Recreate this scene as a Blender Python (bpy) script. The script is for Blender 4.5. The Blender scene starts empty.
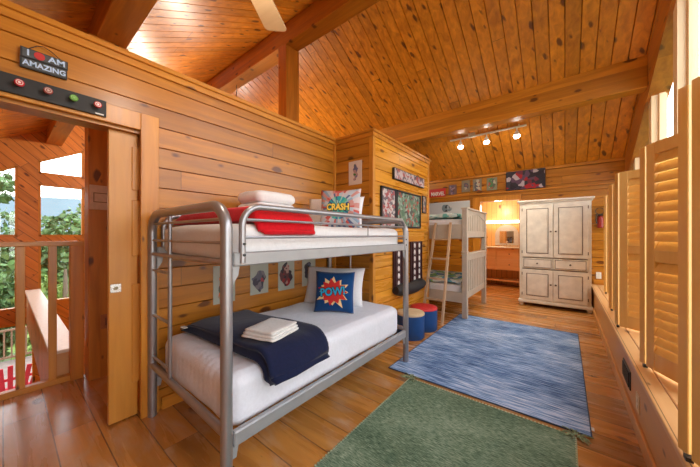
import bpy, bmesh, math, random
from mathutils import Vector, Matrix, noise
random.seed(7)
PI = math.pi
sc = bpy.context.scene
COL = sc.collection
H = 1.3
# ------------------------------------------------------------------ materials
MATS = {}
def newmat(name):
    m = bpy.data.materials.new(name); m.use_nodes = True
    nt = m.node_tree; b = nt.nodes['Principled BSDF']
    return m, nt, b
def nd(nt, t, **k):
    n = nt.nodes.new(t)
    for a, v in k.items():
        setattr(n, a, v)
    return n
def setin(nt, sock, v):
    if isinstance(v, bpy.types.NodeSocket): nt.links.new(v, sock)
    elif isinstance(v, (tuple, list)) and len(v) == 3 and sock.type == 'RGBA': sock.default_value = (*v, 1)
    else: sock.default_value = v
def mth(nt, op, a, b=None, c=None):
    n = nd(nt, 'ShaderNodeMath', operation=op)
    for i, v in enumerate((a, b, c)):
        if v is not None: setin(nt, n.inputs[i], v)
    return n.outputs[0]
def mix(nt, f, a, b, mode='MIX'):
    n = nd(nt, 'ShaderNodeMix', data_type='RGBA', blend_type=mode)
    setin(nt, n.inputs[0], f); setin(nt, n.inputs[6], a); setin(nt, n.inputs[7], b)
    return n.outputs[2]
def ramp(nt, f, stops, const=False):
    n = nd(nt, 'ShaderNodeValToRGB'); cr = n.color_ramp
    if const: cr.interpolation = 'CONSTANT'
    while len(cr.elements) < len(stops): cr.elements.new(0.5)
    for e, (p, c) in zip(cr.elements, stops):
        e.position = p; e.color = (*c, 1) if len(c) == 3 else c
    setin(nt, n.inputs[0], f)
    return n.outputs[0]
def comb(nt, x, y, z):
    n = nd(nt, 'ShaderNodeCombineXYZ')
    for i, v in enumerate((x, y, z)): setin(nt, n.inputs[i], v)
    return n.outputs[0]
def noise_n(nt, vec, scale=1, detail=4, dist=0, rough=.5):
    n = nd(nt, 'ShaderNodeTexNoise'); nt.links.new(vec, n.inputs['Vector'])
    n.inputs['Scale'].default_value = scale; n.inputs['Detail'].default_value = detail
    n.inputs['Distortion'].default_value = dist; n.inputs['Roughness'].default_value = rough
    return n.outputs[0]
def wood(name, along='X', across='Z', w=.15, dark=(.40,.12,.02), light=(.72,.34,.09), rough=.33, off=0.0,
         joint=3.4, knots=.8, rot=None, wear=None, knotcol=(.085,.018,.004), tone=.2, coat=.16, seam=0.0, grain=1.0):
    if name in MATS: return MATS[name]
    m, nt, b = newmat(name)
    tc = nd(nt, 'ShaderNodeTexCoord').outputs['Object']
    if rot:
        mp = nd(nt, 'ShaderNodeMapping'); mp.inputs['Rotation'].default_value = rot
        nt.links.new(tc, mp.inputs['Vector']); tc = mp.outputs[0]
    sp = nd(nt, 'ShaderNodeSeparateXYZ'); nt.links.new(tc, sp.inputs[0])
    ax = {'X': 0, 'Y': 1, 'Z': 2}
    a = sp.outputs[ax[along]]; c = sp.outputs[ax[across]]
    t = sp.outputs[3 - ax[along] - ax[across]]
    q = mth(nt, 'DIVIDE', mth(nt, 'SUBTRACT', c, off), w)
    row = mth(nt, 'FLOOR', q)
    wn = nd(nt, 'ShaderNodeTexWhiteNoise', noise_dimensions='1D'); nt.links.new(row, wn.inputs['W'])
    seg0 = mth(nt, 'ADD', mth(nt, 'DIVIDE', a, joint), mth(nt, 'MULTIPLY', wn.outputs[0], 7.3))
    seg = mth(nt, 'FLOOR', seg0)
    w2 = nd(nt, 'ShaderNodeTexWhiteNoise', noise_dimensions='2D')
    nt.links.new(comb(nt, row, seg, 0.0), w2.inputs['Vector'])
    r = w2.outputs[0]
    sh = mth(nt, 'MULTIPLY', r, 37.0)
    gv = comb(nt, mth(nt, 'ADD', mth(nt, 'MULTIPLY', a, 1.3 * grain), sh), mth(nt, 'MULTIPLY', c, 16.0 * grain), mth(nt, 'MULTIPLY', t, 16.0 * grain))
    g = noise_n(nt, gv, 1.0, 5, .6, .55)
    gf = noise_n(nt, comb(nt, mth(nt, 'MULTIPLY', a, 4.0), mth(nt, 'MULTIPLY', c, 110.0), mth(nt, 'MULTIPLY', t, 110.0)), 1.0, 2)
    colr = ramp(nt, g, [(.2, dark), (.74, light)])
    mid = tuple((x + y) / 2 for x, y in zip(dark, light))
    colr = mix(nt, mth(nt, 'MULTIPLY', gf, .35), colr, mid)
    tn = ramp(nt, r, [(0, (1 - tone,) * 3), (.5, (1, 1, 1)), (1, (1 + tone * .35, 1 + tone * .3, 1 + tone * .2))])
    colr = mix(nt, 1.0, colr, tn, 'MULTIPLY')
    if knots > 0:
        kv = comb(nt, mth(nt, 'ADD', mth(nt, 'MULTIPLY', a, 2.6), sh), mth(nt, 'ADD', mth(nt, 'MULTIPLY', c, 5.6), mth(nt, 'MULTIPLY', t, 3.0)), 0.0)
        vo = nd(nt, 'ShaderNodeTexVoronoi', voronoi_dimensions='2D'); nt.links.new(kv, vo.inputs['Vector']); vo.inputs['Scale'].default_value = 1
        sx = nd(nt, 'ShaderNodeSeparateXYZ'); nt.links.new(vo.outputs['Color'], sx.inputs[0])
        dd = mth(nt, 'ADD', vo.outputs['Distance'], mth(nt, 'MULTIPLY', mth(nt, 'SUBTRACT', g, .45), .22))
        rad = mth(nt, 'SUBTRACT', mth(nt, 'MULTIPLY', mth(nt, 'POWER', sx.outputs[1], 2.0), .15), .01)
        k = nd(nt, 'ShaderNodeMapRange'); setin(nt, k.inputs[0], mth(nt, 'SUBTRACT', dd, rad))
        k.inputs[1].default_value = 0.0; k.inputs[2].default_value = .07; k.inputs[3].default_value = 1; k.inputs[4].default_value = 0
        gate = mth(nt, 'GREATER_THAN', sx.outputs[0], 1 - knots)
        colr = mix(nt, mth(nt, 'MULTIPLY', mth(nt, 'MULTIPLY', k.outputs[0], gate), .85), colr, knotcol)
    if joint < 50:
        fr = mth(nt, 'FRACT', seg0)
        jl = mth(nt, 'LESS_THAN', fr, .004 / joint)
        colr = mix(nt, mth(nt, 'MULTIPLY', jl, .8), colr, (.05, .015, .004))
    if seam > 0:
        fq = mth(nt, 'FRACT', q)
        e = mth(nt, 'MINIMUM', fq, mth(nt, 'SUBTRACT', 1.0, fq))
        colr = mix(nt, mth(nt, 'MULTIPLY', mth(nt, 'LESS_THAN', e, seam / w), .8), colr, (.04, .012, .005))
    if wear:
        wv = noise_n(nt, comb(nt, mth(nt, 'ADD', mth(nt, 'MULTIPLY', a, 1.6), sh), mth(nt, 'MULTIPLY', c, 3.5), 0.0), 1.3, 7, .4, .65)
        wf = ramp(nt, wv, [(.5, (0, 0, 0)), (.72, (1, 1, 1))])
        colr = mix(nt, mth(nt, 'MULTIPLY', wf, wear[1]), colr, wear[0])
    nt.links.new(colr, b.inputs['Base Color'])
    rr = mth(nt, 'ADD', mth(nt, 'MULTIPLY', g, .18), rough - .09)
    nt.links.new(rr, b.inputs['Roughness'])
    b.inputs['Coat Weight'].default_value = coat; b.inputs['Coat Roughness'].default_value = .22
    bp = nd(nt, 'ShaderNodeBump'); bp.inputs['Strength'].default_value = .12; bp.inputs['Distance'].default_value = .01
    nt.links.new(g, bp.inputs['Height']); nt.links.new(bp.outputs[0], b.inputs['Normal'])
    MATS[name] = m
    return m
def plain(name, col, rough=.5, metal=0.0, var=.08, scale=30, bump=0.0, coat=0.0, emit=None, estr=0, sheen=0):
    if name in MATS: return MATS[name]
    m, nt, b = newmat(name)
    tc = nd(nt, 'ShaderNodeTexCoord').outputs['Object']
    n = noise_n(nt, tc, scale, 4)
    lo = tuple(c * (1 - var) for c in col); hi = tuple(min(1, c * (1 + var)) for c in col)
    nt.links.new(ramp(nt, n, [(.3, lo), (.7, hi)]), b.inputs['Base Color'])
    b.inputs['Roughness'].default_value = rough; b.inputs['Metallic'].default_value = metal
    b.inputs['Coat Weight'].default_value = coat
    if sheen: b.inputs['Sheen Weight'].default_value = sheen
    if emit: b.inputs['Emission Color'].default_value = (*emit, 1); b.inputs['Emission Strength'].default_value = estr
    if bump:
        bp = nd(nt, 'ShaderNodeBump'); bp.inputs['Strength'].default_value = bump; bp.inputs['Distance'].default_value = .01
        nt.links.new(n, bp.inputs['Height']); nt.links.new(bp.outputs[0], b.inputs['Normal'])
    MATS[name] = m
    return m
def cloth(name, col, stripe=None, var=.06, fold=.5, axis=1):
    m, nt, b = newmat(name)
    tc = nd(nt, 'ShaderNodeTexCoord').outputs['Object']
    sp = nd(nt, 'ShaderNodeSeparateXYZ'); nt.links.new(tc, sp.inputs[0])
    n1 = noise_n(nt, tc, 5, 5, .6)
    hgt = n1
    if stripe:
        wv = mth(nt, 'SINE', mth(nt, 'ADD', mth(nt, 'MULTIPLY', sp.outputs[axis], stripe), mth(nt, 'MULTIPLY', n1, 6.0)))
        hgt = mth(nt, 'ADD', mth(nt, 'MULTIPLY', n1, fold), mth(nt, 'MULTIPLY', wv, .10))
    lo = tuple(c * (1 - var) for c in col)
    nt.links.new(ramp(nt, noise_n(nt, tc, 60, 2), [(.3, lo), (.7, col)]), b.inputs['Base Color'])
    b.inputs['Roughness'].default_value = .9; b.inputs['Sheen Weight'].default_value = .15
    b.inputs['Specular IOR Level'].default_value = .2
    bp = nd(nt, 'ShaderNodeBump'); bp.inputs['Strength'].default_value = .5; bp.inputs['Distance'].default_value = .018
    setin(nt, bp.inputs['Height'], hgt); nt.links.new(bp.outputs[0], b.inputs['Normal'])
    return m
def rugmat(name, cols, sa, sc_, along='X'):
    m, nt, b = newmat(name)
    tc = nd(nt, 'ShaderNodeTexCoord').outputs['Object']
    sp = nd(nt, 'ShaderNodeSeparateXYZ'); nt.links.new(tc, sp.inputs[0])
    n = noise_n(nt, comb(nt, mth(nt, 'MULTIPLY', sp.outputs[0], sa), mth(nt, 'MULTIPLY', sp.outputs[1], sc_), 0.0), 1, 5, .3, .62)
    n2 = noise_n(nt, comb(nt, mth(nt, 'MULTIPLY', sp.outputs[0], 1.6), mth(nt, 'MULTIPLY', sp.outputs[1], 3.2), 3.0), 1, 4, .5)
    f = mth(nt, 'ADD', mth(nt, 'MULTIPLY', n, .72), mth(nt, 'MULTIPLY', n2, .28))
    nt.links.new(ramp(nt, f, cols), b.inputs['Base Color'])
    b.inputs['Roughness'].default_value = .95; b.inputs['Specular IOR Level'].default_value = .1
    bp = nd(nt, 'ShaderNodeBump'); bp.inputs['Strength'].default_value = .7; bp.inputs['Distance'].default_value = .006
    nt.links.new(n, bp.inputs['Height']); nt.links.new(bp.outputs[0], b.inputs['Normal'])
    return m
def art(name, paper, pal, scale=6, spread=.30, full=False, seed=0.0, rough=.4, sy=1.0):
    """abstract printed picture: coloured patches on paper (Generated coordinates of the flat print)"""
    m, nt, b = newmat(name)
    tc = nd(nt, 'ShaderNodeTexCoord').outputs['Generated']
    ob = nd(nt, 'ShaderNodeTexCoord').outputs['Object']
    mp = nd(nt, 'ShaderNodeMapping'); nt.links.new(ob, mp.inputs['Vector']); mp.inputs['Location'].default_value = (seed, seed * .7, seed * 1.3)
    nz = nd(nt, 'ShaderNodeTexNoise'); nt.links.new(mp.outputs[0], nz.inputs['Vector']); nz.inputs['Scale'].default_value = scale; nz.inputs['Detail'].default_value = 2
    v2 = mix(nt, .12, mp.outputs[0], nz.outputs['Color'])
    vo = nd(nt, 'ShaderNodeTexVoronoi'); nt.links.new(v2, vo.inputs['Vector']); vo.inputs['Scale'].default_value = scale * 3.4
    sx = nd(nt, 'ShaderNodeSeparateXYZ'); nt.links.new(vo.outputs['Color'], sx.inputs[0])
    st = [(i / len(pal), c) for i, c in enumerate(pal)]
    colr = ramp(nt, sx.outputs[0], st, True)
    if not full:
        sg = nd(nt, 'ShaderNodeSeparateXYZ'); nt.links.new(tc, sg.inputs[0])
        dx = mth(nt, 'MULTIPLY', mth(nt, 'SUBTRACT', sg.outputs[1], .5), 1.45)   # print plane: Y/Z or X/Z
        dx2 = mth(nt, 'MULTIPLY', mth(nt, 'SUBTRACT', sg.outputs[0], .5), 1.45)
        dz = mth(nt, 'SUBTRACT', sg.outputs[2], .5)
        d = mth(nt, 'SQRT', mth(nt, 'ADD', mth(nt, 'POWER', dz, 2.0), mth(nt, 'MULTIPLY', mth(nt, 'POWER', dx if not sy < 0 else dx2, 2.0), 1.0)))
        d = mth(nt, 'ADD', d, mth(nt, 'MULTIPLY', mth(nt, 'SUBTRACT', nz.outputs[0], .5), 1.1))
        colr = mix(nt, mth(nt, 'LESS_THAN', d, spread), paper, colr)
    nt.links.new(colr, b.inputs['Base Color']); b.inputs['Roughness'].default_value = rough
    return m

W_D, W_L = (.27, .078, .004), (.64, .262, .022)
m_wallY = wood('pine planks along the room', 'Y', 'Z', .15, W_D, W_L, .34)
m_wallX = wood('pine planks across the room', 'X', 'Z', .15, W_D, W_L, .34)
m_ceil = wood('knotty pine ceiling boards', 'Y', 'X', .155, (.38, .10, .004), (.92, .36, .026), .40, joint=4.1, knots=.95)
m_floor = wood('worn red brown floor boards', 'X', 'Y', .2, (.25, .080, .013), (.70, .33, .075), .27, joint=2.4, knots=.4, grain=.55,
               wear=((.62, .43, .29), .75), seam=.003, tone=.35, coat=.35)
m_beamX = wood('timber beam along x', 'X', 'Z', .14, (.34, .10, .006), (.74, .30, .025), .42, joint=99, knots=.5, tone=.15)
m_beamY = wood('timber beam along y', 'Y', 'Z', .14, (.26, .07, .006), (.56, .20, .02), .42, joint=99, knots=.5, tone=.15)
m_post = wood('timber post', 'Z', 'Y', .3, (.38, .10, .008), (.74, .28, .03), .4, joint=99, knots=.6, tone=.1)
m_trimY = wood('pine trim along y', 'Y', 'Z', .3, (.40, .13, .01), (.74, .32, .035), .36, joint=99, knots=.3, tone=.1)
m_trimX = wood('pine trim along x', 'X', 'Z', .3, (.36, .11, .008), (.70, .29, .03), .36, joint=99, knots=.3, tone=.1)
m_trimZ = wood('pine trim upright', 'Z', 'Y', .3, (.40, .13, .009), (.72, .31, .033), .36, joint=99, knots=.3, tone=.1)
m_door = wood('golden pocket door wood', 'Z', 'Y', .4, (.50, .19, .02), (.68, .31, .045), .36, joint=99, knots=0, tone=.05)
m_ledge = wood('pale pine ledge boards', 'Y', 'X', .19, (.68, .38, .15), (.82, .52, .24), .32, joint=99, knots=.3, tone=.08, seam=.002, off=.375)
m_ledgef = wood('pine ledge front', 'Y', 'Z', .5, (.50, .22, .06), (.70, .37, .12), .36, joint=99, knots=.3, tone=.08)
m_jamb = wood('pale pine window posts', 'Z', 'Y', .4, (.78, .54, .28), (.88, .68, .42), .4, joint=99, knots=.4, tone=.05)
m_shut = wood('golden shutter pine', 'Z', 'X', .4, (.82, .46, .11), (.93, .62, .21), .38, joint=99, knots=0, tone=.05)
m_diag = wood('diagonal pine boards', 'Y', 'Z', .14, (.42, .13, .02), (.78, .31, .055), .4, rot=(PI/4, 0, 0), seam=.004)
m_blade = wood('pale ash fan blade', 'X', 'Y', .4, (.66, .45, .24), (.80, .60, .36), .45, joint=99, knots=0, tone=.05)
m_metal = plain('silver painted steel', (.36, .36, .375), .33, .7, .05, 12, .02)
m_railm = plain('light grey painted steel', (.36, .37, .38), .42, .35, .04, 12)
m_black = plain('black bolt', (.02, .02, .02), .4)
m_blkw = plain('black painted wood', (.016, .016, .017), .6, bump=.05)
m_white = plain('white enamel', (.8, .78, .74), .4)
m_chrome = plain('brushed chrome', (.7, .7, .68), .25, .9)
m_bulb = plain('glowing lamp face', (1, .95, .85), .4, emit=(1, .93, .82), estr=30)
m_glassw = plain('frosted glass of added fan bowl', (.9, .88, .82), .3, emit=(1, .9, .75), estr=3)  # glow of the bowl added under the fan
m_cream = plain('whitewashed wood with grey wear', (.76, .72, .63), .55, var=.10, scale=9, bump=.1)
m_creamd = plain('dark rubbed edge paint', (.12, .09, .07), .6)
m_bunkw = plain('greige painted wood', (.52, .46, .37), .5, var=.06, scale=8)
m_ladder = wood('pale bare ladder wood', 'Z', 'X', .4, (.50, .33, .19), (.64, .45, .28), .5, joint=99, knots=0)
m_sheet = cloth('white ribbed coverlet', (.76, .79, .86), 110, axis=0, fold=1.2)
m_sheet2 = cloth('white mattress cover', (.80, .79, .79), None)
m_pil = cloth('white pillowcase', (.82, .82, .84), None)
m_navy = cloth('navy quilt', (.006, .011, .045), None, .2)
m_red = cloth('red fleece', (.62, .004, .012), None, .15)
m_towel = cloth('white towelling', (.78, .77, .74), 500, .1)
m_black2 = m_black
def glassmat():
    m, nt, b = newmat('window glass'); out = nt.nodes['Material Output']; nt.nodes.remove(b)
    t = nd(nt, 'ShaderNodeBsdfTransparent'); g = nd(nt, 'ShaderNodeBsdfGlossy'); g.inputs['Roughness'].default_value = .02
    mx = nd(nt, 'ShaderNodeMixShader'); mx.inputs[0].default_value = .05
    nt.links.new(t.outputs[0], mx.inputs[1]); nt.links.new(g.outputs[0], mx.inputs[2]); nt.links.new(mx.outputs[0], out.inputs[0])
    return m
m_glass = glassmat()
m_leaf = plain('green leaves', (.075, .15, .04), .6, var=.5, scale=1.5)
m_leaf2 = plain('yellow green leaves', (.20, .30, .07), .6, var=.45, scale=1.5)
m_bark = plain('grey bark', (.12, .09, .06), .9, bump=.4)
m_grass = plain('grass hillside', (.08, .13, .04), .9, var=.3, scale=2)
m_deck = plain('weathered deck boards', (.20, .155, .13), .8, var=.15, scale=6)
m_redp = plain('crimson painted chair wood', (.42, .008, .03), .4)
# ------------------------------------------------------------------ object helpers
def link(o): COL.objects.link(o); return o
def mk(name, bm, m, parent=None, smooth=False, local=False):
    if parent is not None and not local:
        p = parent; off = Vector(p.location)
        while p.parent: p = p.parent; off += p.location
        bmesh.ops.translate(bm, verts=bm.verts, vec=-off)
    bmesh.ops.recalc_face_normals(bm, faces=bm.faces)
    me = bpy.data.meshes.new(name); bm.to_mesh(me); bm.free()
    if m: me.materials.append(m)
    if smooth:
        me.polygons.foreach_set('use_smooth', [True] * len(me.polygons))
        if smooth != 'all':
            try: me.set_sharp_from_angle(angle=math.radians(40))
            except Exception: pass
    o = bpy.data.objects.new(name, me); link(o)
    if parent is not None: o.parent = parent
    return o
def thing(name, label, cat, loc=(0, 0, 0), group=None, rz=0):
    o = bpy.data.objects.new(name, None); o.empty_display_size = .1; link(o)
    o.location = loc; o.rotation_euler = (0, 0, rz); o['label'] = label; o['category'] = cat
    if group: o['group'] = group
    return o
def tag(o, label, cat, group=None, kind=None):
    o['label'] = label; o['category'] = cat
    if group: o['group'] = group
    if kind: o['kind'] = kind
    return o
def struct(name, bm, m, parent=None, smooth=False):
    o = mk(name, bm, m, parent, smooth)
    if parent is None: o['kind'] = 'structure'
    return o
def BM(): return bmesh.new()
def box(bm, x0, x1, y0, y1, z0, z1, bev=0, M=None, seg=1):
    t = bmesh.new(); bmesh.ops.create_cube(t, size=1)
    for v in t.verts: v.co = Vector(((x0 + x1) / 2 + v.co.x * (x1 - x0), (y0 + y1) / 2 + v.co.y * (y1 - y0), (z0 + z1) / 2 + v.co.z * (z1 - z0)))
    if bev: bmesh.ops.bevel(t, geom=t.edges[:], offset=bev, segments=seg, affect='EDGES', profile=.5)
    if M: bmesh.ops.transform(t, matrix=M, verts=t.verts)
    merge(bm, t)
def merge(bm, t):
    me = bpy.data.meshes.new('tmp'); t.to_mesh(me); t.free(); bm.from_mesh(me); bpy.data.meshes.remove(me)
def obox(name, dims, m, parent=None, bev=0, seg=1, smooth=False):
    bm = BM(); box(bm, *dims, bev=bev, seg=seg); return mk(name, bm, m, parent, smooth)
def fillet(pts, r, n=6):
    P = [Vector(p) for p in pts]; out = [P[0]]
    for i in range(1, len(P) - 1):
        a, b, c = P[i - 1], P[i], P[i + 1]
        u = (a - b).normalized(); w = (c - b).normalized()
        rr = min(r, (a - b).length * .49, (c - b).length * .49)
        ang = u.angle(w); t = rr
        if abs(ang - PI) < .02: out.append(b); continue
        p0, p1 = b + u * t, b + w * t
        bis = (u + w).normalized(); R = t * math.tan(ang / 2); cen = b + bis * (R / math.sin(ang / 2))
        for k in range(n + 1):
            f = k / n; q = (p0 - cen).lerp(p1 - cen, f).normalized() * R
            out.append(cen + q)
    out.append(P[-1]); return out
def tube(bm, pts, r, n=10, cap=True):
    P = [Vector(p) for p in pts]
    rs = r if isinstance(r, (list, tuple)) else [r] * len(P)
    T = []
    for i in range(len(P)):
        a = P[max(i - 1, 0)]; b = P[min(i + 1, len(P) - 1)]; T.append((b - a).normalized())
    up = Vector((0, 0, 1)) if abs(T[0].z) < .9 else Vector((1, 0, 0))
    x = T[0].cross(up).normalized(); rings = []
    for i, p in enumerate(P):
        x = (x - T[i] * x.dot(T[i])).normalized(); y = T[i].cross(x)
        rings.append([bm.verts.new(p + (x * math.cos(2 * PI * k / n) + y * math.sin(2 * PI * k / n)) * rs[i]) for k in range(n)])
    for i in range(len(rings) - 1):
        for k in range(n):
            bm.faces.new((rings[i][k], rings[i][(k + 1) % n], rings[i + 1][(k + 1) % n], rings[i + 1][k]))
    if cap:
        bm.faces.new(rings[0][::-1]); bm.faces.new(rings[-1])
def cyl(bm, c, r, h, n=24, r2=None, axis='Z'):
    r2 = r if r2 is None else r2; c = Vector(c)
    d = {'Z': Vector((0, 0, 1)), 'X': Vector((1, 0, 0)), 'Y': Vector((0, 1, 0))}[axis]
    tube(bm, [c, c + d * h], [r, r2], n)
def lathe(bm, c, prof, n=28, axis='Z'):
    rings = []; c = Vector(c)
    for r, z in prof:
        ring = []
        for k in range(n):
            a = 2 * PI * k / n; p = (r * math.cos(a), r * math.sin(a), z)
            if axis == 'X': p = (z, p[0], p[1])
            if axis == 'Y': p = (p[0], z, p[1])
            ring.append(bm.verts.new(c + Vector(p)))
        rings.append(ring)
    for i in range(len(rings) - 1):
        for k in range(n): bm.faces.new((rings[i][k], rings[i][(k + 1) % n], rings[i + 1][(k + 1) % n], rings[i + 1][k]))
    bm.faces.new(rings[0][::-1]); bm.faces.new(rings[-1])
def prism(bm, poly, vec):
    """extrude a planar polygon (list of 3-D points) by vec"""
    vec = Vector(vec)
    a = [bm.verts.new(Vector(p)) for p in poly]; b = [bm.verts.new(Vector(p) + vec) for p in poly]
    n = len(poly)
    bm.faces.new(a[::-1]); bm.faces.new(b)
    for i in range(n): bm.faces.new((a[i], a[(i + 1) % n], b[(i + 1) % n], b[i]))
def planks(bm, O, L, V, v0, v1, w, N, c=.0045, g=.020, off=0.0, l0=None):
    """sheet of tongue-and-groove boards. O origin, L length vector, V unit vector across, N unit normal to the viewer side"""
    O, L, V, N = Vector(O), Vector(L), Vector(V), Vector(N)
    k = math.floor((v0 - off) / w + 1e-6); prev = None
    while off + k * w < v1 - 1e-6:
        a = max(v0, off + k * w); b = min(v1, off + (k + 1) * w)
        pr = [(a, -g if a > v0 + 1e-6 or True else 0), (min(a + c, b), 0), (max(b - c, a), 0), (b, -g)]
        vs = [[bm.verts.new(O + V * p + N * q + L * t) for t in (0, 1)] for p, q in pr]
        for i in range(3): bm.faces.new((vs[i][0], vs[i][1], vs[i + 1][1], vs[i + 1][0]))
        k += 1
    bmesh.ops.remove_doubles(bm, verts=bm.verts, dist=1e-5)
def rslab(bm, c, size, r=.05, n=10, amp=.0, sc_=6, seed=0, pw=4):
    """soft rounded slab (mattress, folded cloth) centred at c"""
    t = bmesh.new(); bmesh.ops.create_cube(t, size=2)
    bmesh.ops.subdivide_edges(t, edges=t.edges[:], cuts=n, use_grid_fill=True)
    sx, sy, sz = size[0] / 2, size[1] / 2, size[2] / 2
    r = min(r, sx, sy, sz)
    for v in t.verts:
        q = Vector((v.co.x * sx, v.co.y * sy, v.co.z * sz))
        # denser rows near the edge
        inn = Vector((max(-sx + r, min(sx - r, q.x)), max(-sy + r, min(sy - r, q.y)), max(-sz + r, min(sz - r, q.z))))
        d = q - inn
        if d.length > 1e-9: q = inn + d.normalized() * r
        if amp:
            nn = Vector(q); nn.normalize()
            q += Vector((0, 0, 1)) * amp * noise.noise(Vector((q.x * sc_, q.y * sc_, q.z * sc_ + seed))) + nn * amp * .6 * noise.noise(Vector((q.x * sc_ + 9, q.y * sc_, q.z * sc_ * 2 + seed)))
        v.co = q + Vector(c)
    merge(bm, t)
def cushion(w, h, t, n=22, M=None, e=.9):
    """pillow standing in local XZ with thickness along Y"""
    bm = bmesh.new(); G = []
    def hh(u, v): return t / 2 * (max(0, (1 - abs(u) ** 2.6)) * max(0, (1 - abs(v) ** 2.6))) ** .5
    for s in (-1, 1):
        g = []
        for i in range(n + 1):
            row = []
            for j in range(n + 1):
                u = -1 + 2 * i / n; v = -1 + 2 * j / n
                pin = 1 - .06 * (1 - abs(v) ** 2) ** 1 if True else 1
                pin2 = 1 - .06 * (1 - abs(u) ** 2)
                x = u * w / 2 * (pin if abs(u) > 0 else 1); z = v * h / 2 * pin2
                y = s * (hh(u, v) + .004 * noise.noise(Vector((u * 3, v * 3, s * 5))))
                row.append(bm.verts.new((x, y, z)))
            g.append(row)
        G.append(g)
        for i in range(n):
            for j in range(n):
                f = (g[i][j], g[i + 1][j], g[i + 1][j + 1], g[i][j + 1])
                bm.faces.new(f if s < 0 else f[::-1])
    bmesh.ops.remove_doubles(bm, verts=bm.verts, dist=.006)
    return bm, hh
def text_bm(s, size, depth=.0, bold=0.0, sx=1.0):
    cu = bpy.data.curves.new('t', 'FONT'); cu.body = s; cu.size = size; cu.align_x = 'CENTER'; cu.align_y = 'CENTER'
    cu.extrude = depth; cu.offset = bold; cu.resolution_u = 3
    o = bpy.data.objects.new('t', cu); link(o)
    dg = bpy.context.evaluated_depsgraph_get(); me = bpy.data.meshes.new_from_object(o.evaluated_get(dg))
    bm = bmesh.new(); bm.from_mesh(me)
    bpy.data.objects.remove(o); bpy.data.meshes.remove(me); bpy.data.curves.remove(cu)
    for v in bm.verts: v.co.x *= sx
    return bm
def conform(bm, fn, maxlen=.02):
    bmesh.ops.triangulate(bm, faces=bm.faces[:])
    for _ in range(6):
        es = [e for e in bm.edges if e.calc_length() > maxlen]
        if not es: break
        bmesh.ops.subdivide_edges(bm, edges=es, cuts=1); bmesh.ops.triangulate(bm, faces=[f for f in bm.faces if len(f.verts) > 3])
    for v in bm.verts: v.co = fn(v.co)
# ------------------------------------------------------------------ roof geometry
RY, RZ, SL = 2.8, 4.60, .55
def roof(y): return RZ - SL * abs(y - RY)
XR, XL, YB, YF = .95, -8.0, 6.45, -.85
# floor
bm = BM(); box(bm, -3.5, XR, YF, 9.0, -.25, 0); struct('floor', bm, m_floor)
# ceiling, two slopes of boards
bm = BM()
L = Vector((0, YB - RY, roof(YB) - RZ)); n1 = Vector((0, -SL, -1)).normalized()
planks(bm, (0, RY, RZ), L, (1, 0, 0), XL - .2, XR + .1, .155, n1, .006, .022)
struct('ceiling', bm, m_ceil)
bm = BM()
L = Vector((0, YF - RY, roof(YF) - RZ)); n2 = Vector((0, SL, -1)).normalized()
planks(bm, (0, RY, RZ), L, (1, 0, 0), XL - .2, XR + .1, .155, n2, .006, .022)
struct('ceiling', bm, m_ceil)
# beams
def beam(name, bm, m): return struct(name, bm, m)
bm = BM(); box(bm, XL, XR - .12, 2.66, 2.90, 4.21, 4.60, .006); beam('trim_ridge_beam', bm, m_beamX)
bm = BM(); box(bm, -3.5, .79, 4.83, 5.02, 3.10, 3.49, .006); beam('trim_cross_beam', bm, m_beamX)
bm = BM(); box(bm, XL, .79, .52, .74, 3.10, 3.42, .006); beam('trim_cross_beam', bm, m_beamX)
for (y0, y1, zt) in ((2.66, 2.92, 4.21), (.47, .75, 3.10)):
    bm = BM(); box(bm, -3.52, -3.33, y0, y1, -2.7 if y0 > 1 else -.2, zt, .004); struct('trim_post', bm, m_post)
# rake beams at the window wall and header
for s, ya, yb in ((1, RY, YB), (-1, YF, RY)):
    bm = BM()
    prism(bm, [(.79, ya, roof(ya) - .5), (.79, yb, roof(yb) - .5), (.79, yb, roof(yb) - .005), (.79, ya, roof(ya) - .005)], (.18, 0, 0))
    struct('trim_rake_beam', bm, m_beamY)
# ------------------------------------------------------------------ walls
def wall_plank_Y(bm, X, y0, y1, z0, z1, nx): planks(bm, (X, y0, 0), (0, y1 - y0, 0), (0, 0, 1), z0, z1, .15, (nx, 0, 0), off=.0)
def wall_plank_X(bm, Y, x0, x1, z0, z1, ny): planks(bm, (x0, Y, 0), (x1 - x0, 0, 0), (0, 0, 1), z0, z1, .15, (0, ny, 0), off=.0)
TOP = 2.52
bm = BM()
wall_plank_Y(bm, -2.37, .62, 2.70, 0, TOP, 1); wall_plank_Y(bm, -2.37, -.55, .62, 2.05, TOP, 1); wall_plank_Y(bm, -2.37, YF, -.55, 0, TOP, 1)
wall_plank_Y(bm, -2.49, .62, YB, 0, TOP, -1) if False else None
for (y0, y1, z0, z1) in ((1.45, 2.70, 0, TOP), (.62, 1.45, 0, TOP), (-.55, .62, 2.05, TOP), (YF, -.55, 0, TOP)):
    wall_plank_Y(bm, -2.52, y0, y1, z0, z1, -1)
# header soffit and jamb at the far side of the opening
box(bm, -2.52, -2.379, -.55, .62, 2.02, 2.05)
struct('wall_left', bm, m_wallY)
bm = BM()   # cap board along the top of the partition
box(bm, -2.55, -2.335, YF, 2.70, 2.52, 2.555, .004); box(bm, -2.368, -2.352, YF, 2.70, 2.475, 2.52, .002)
struct('trim_1', bm, m_trimY)
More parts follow.
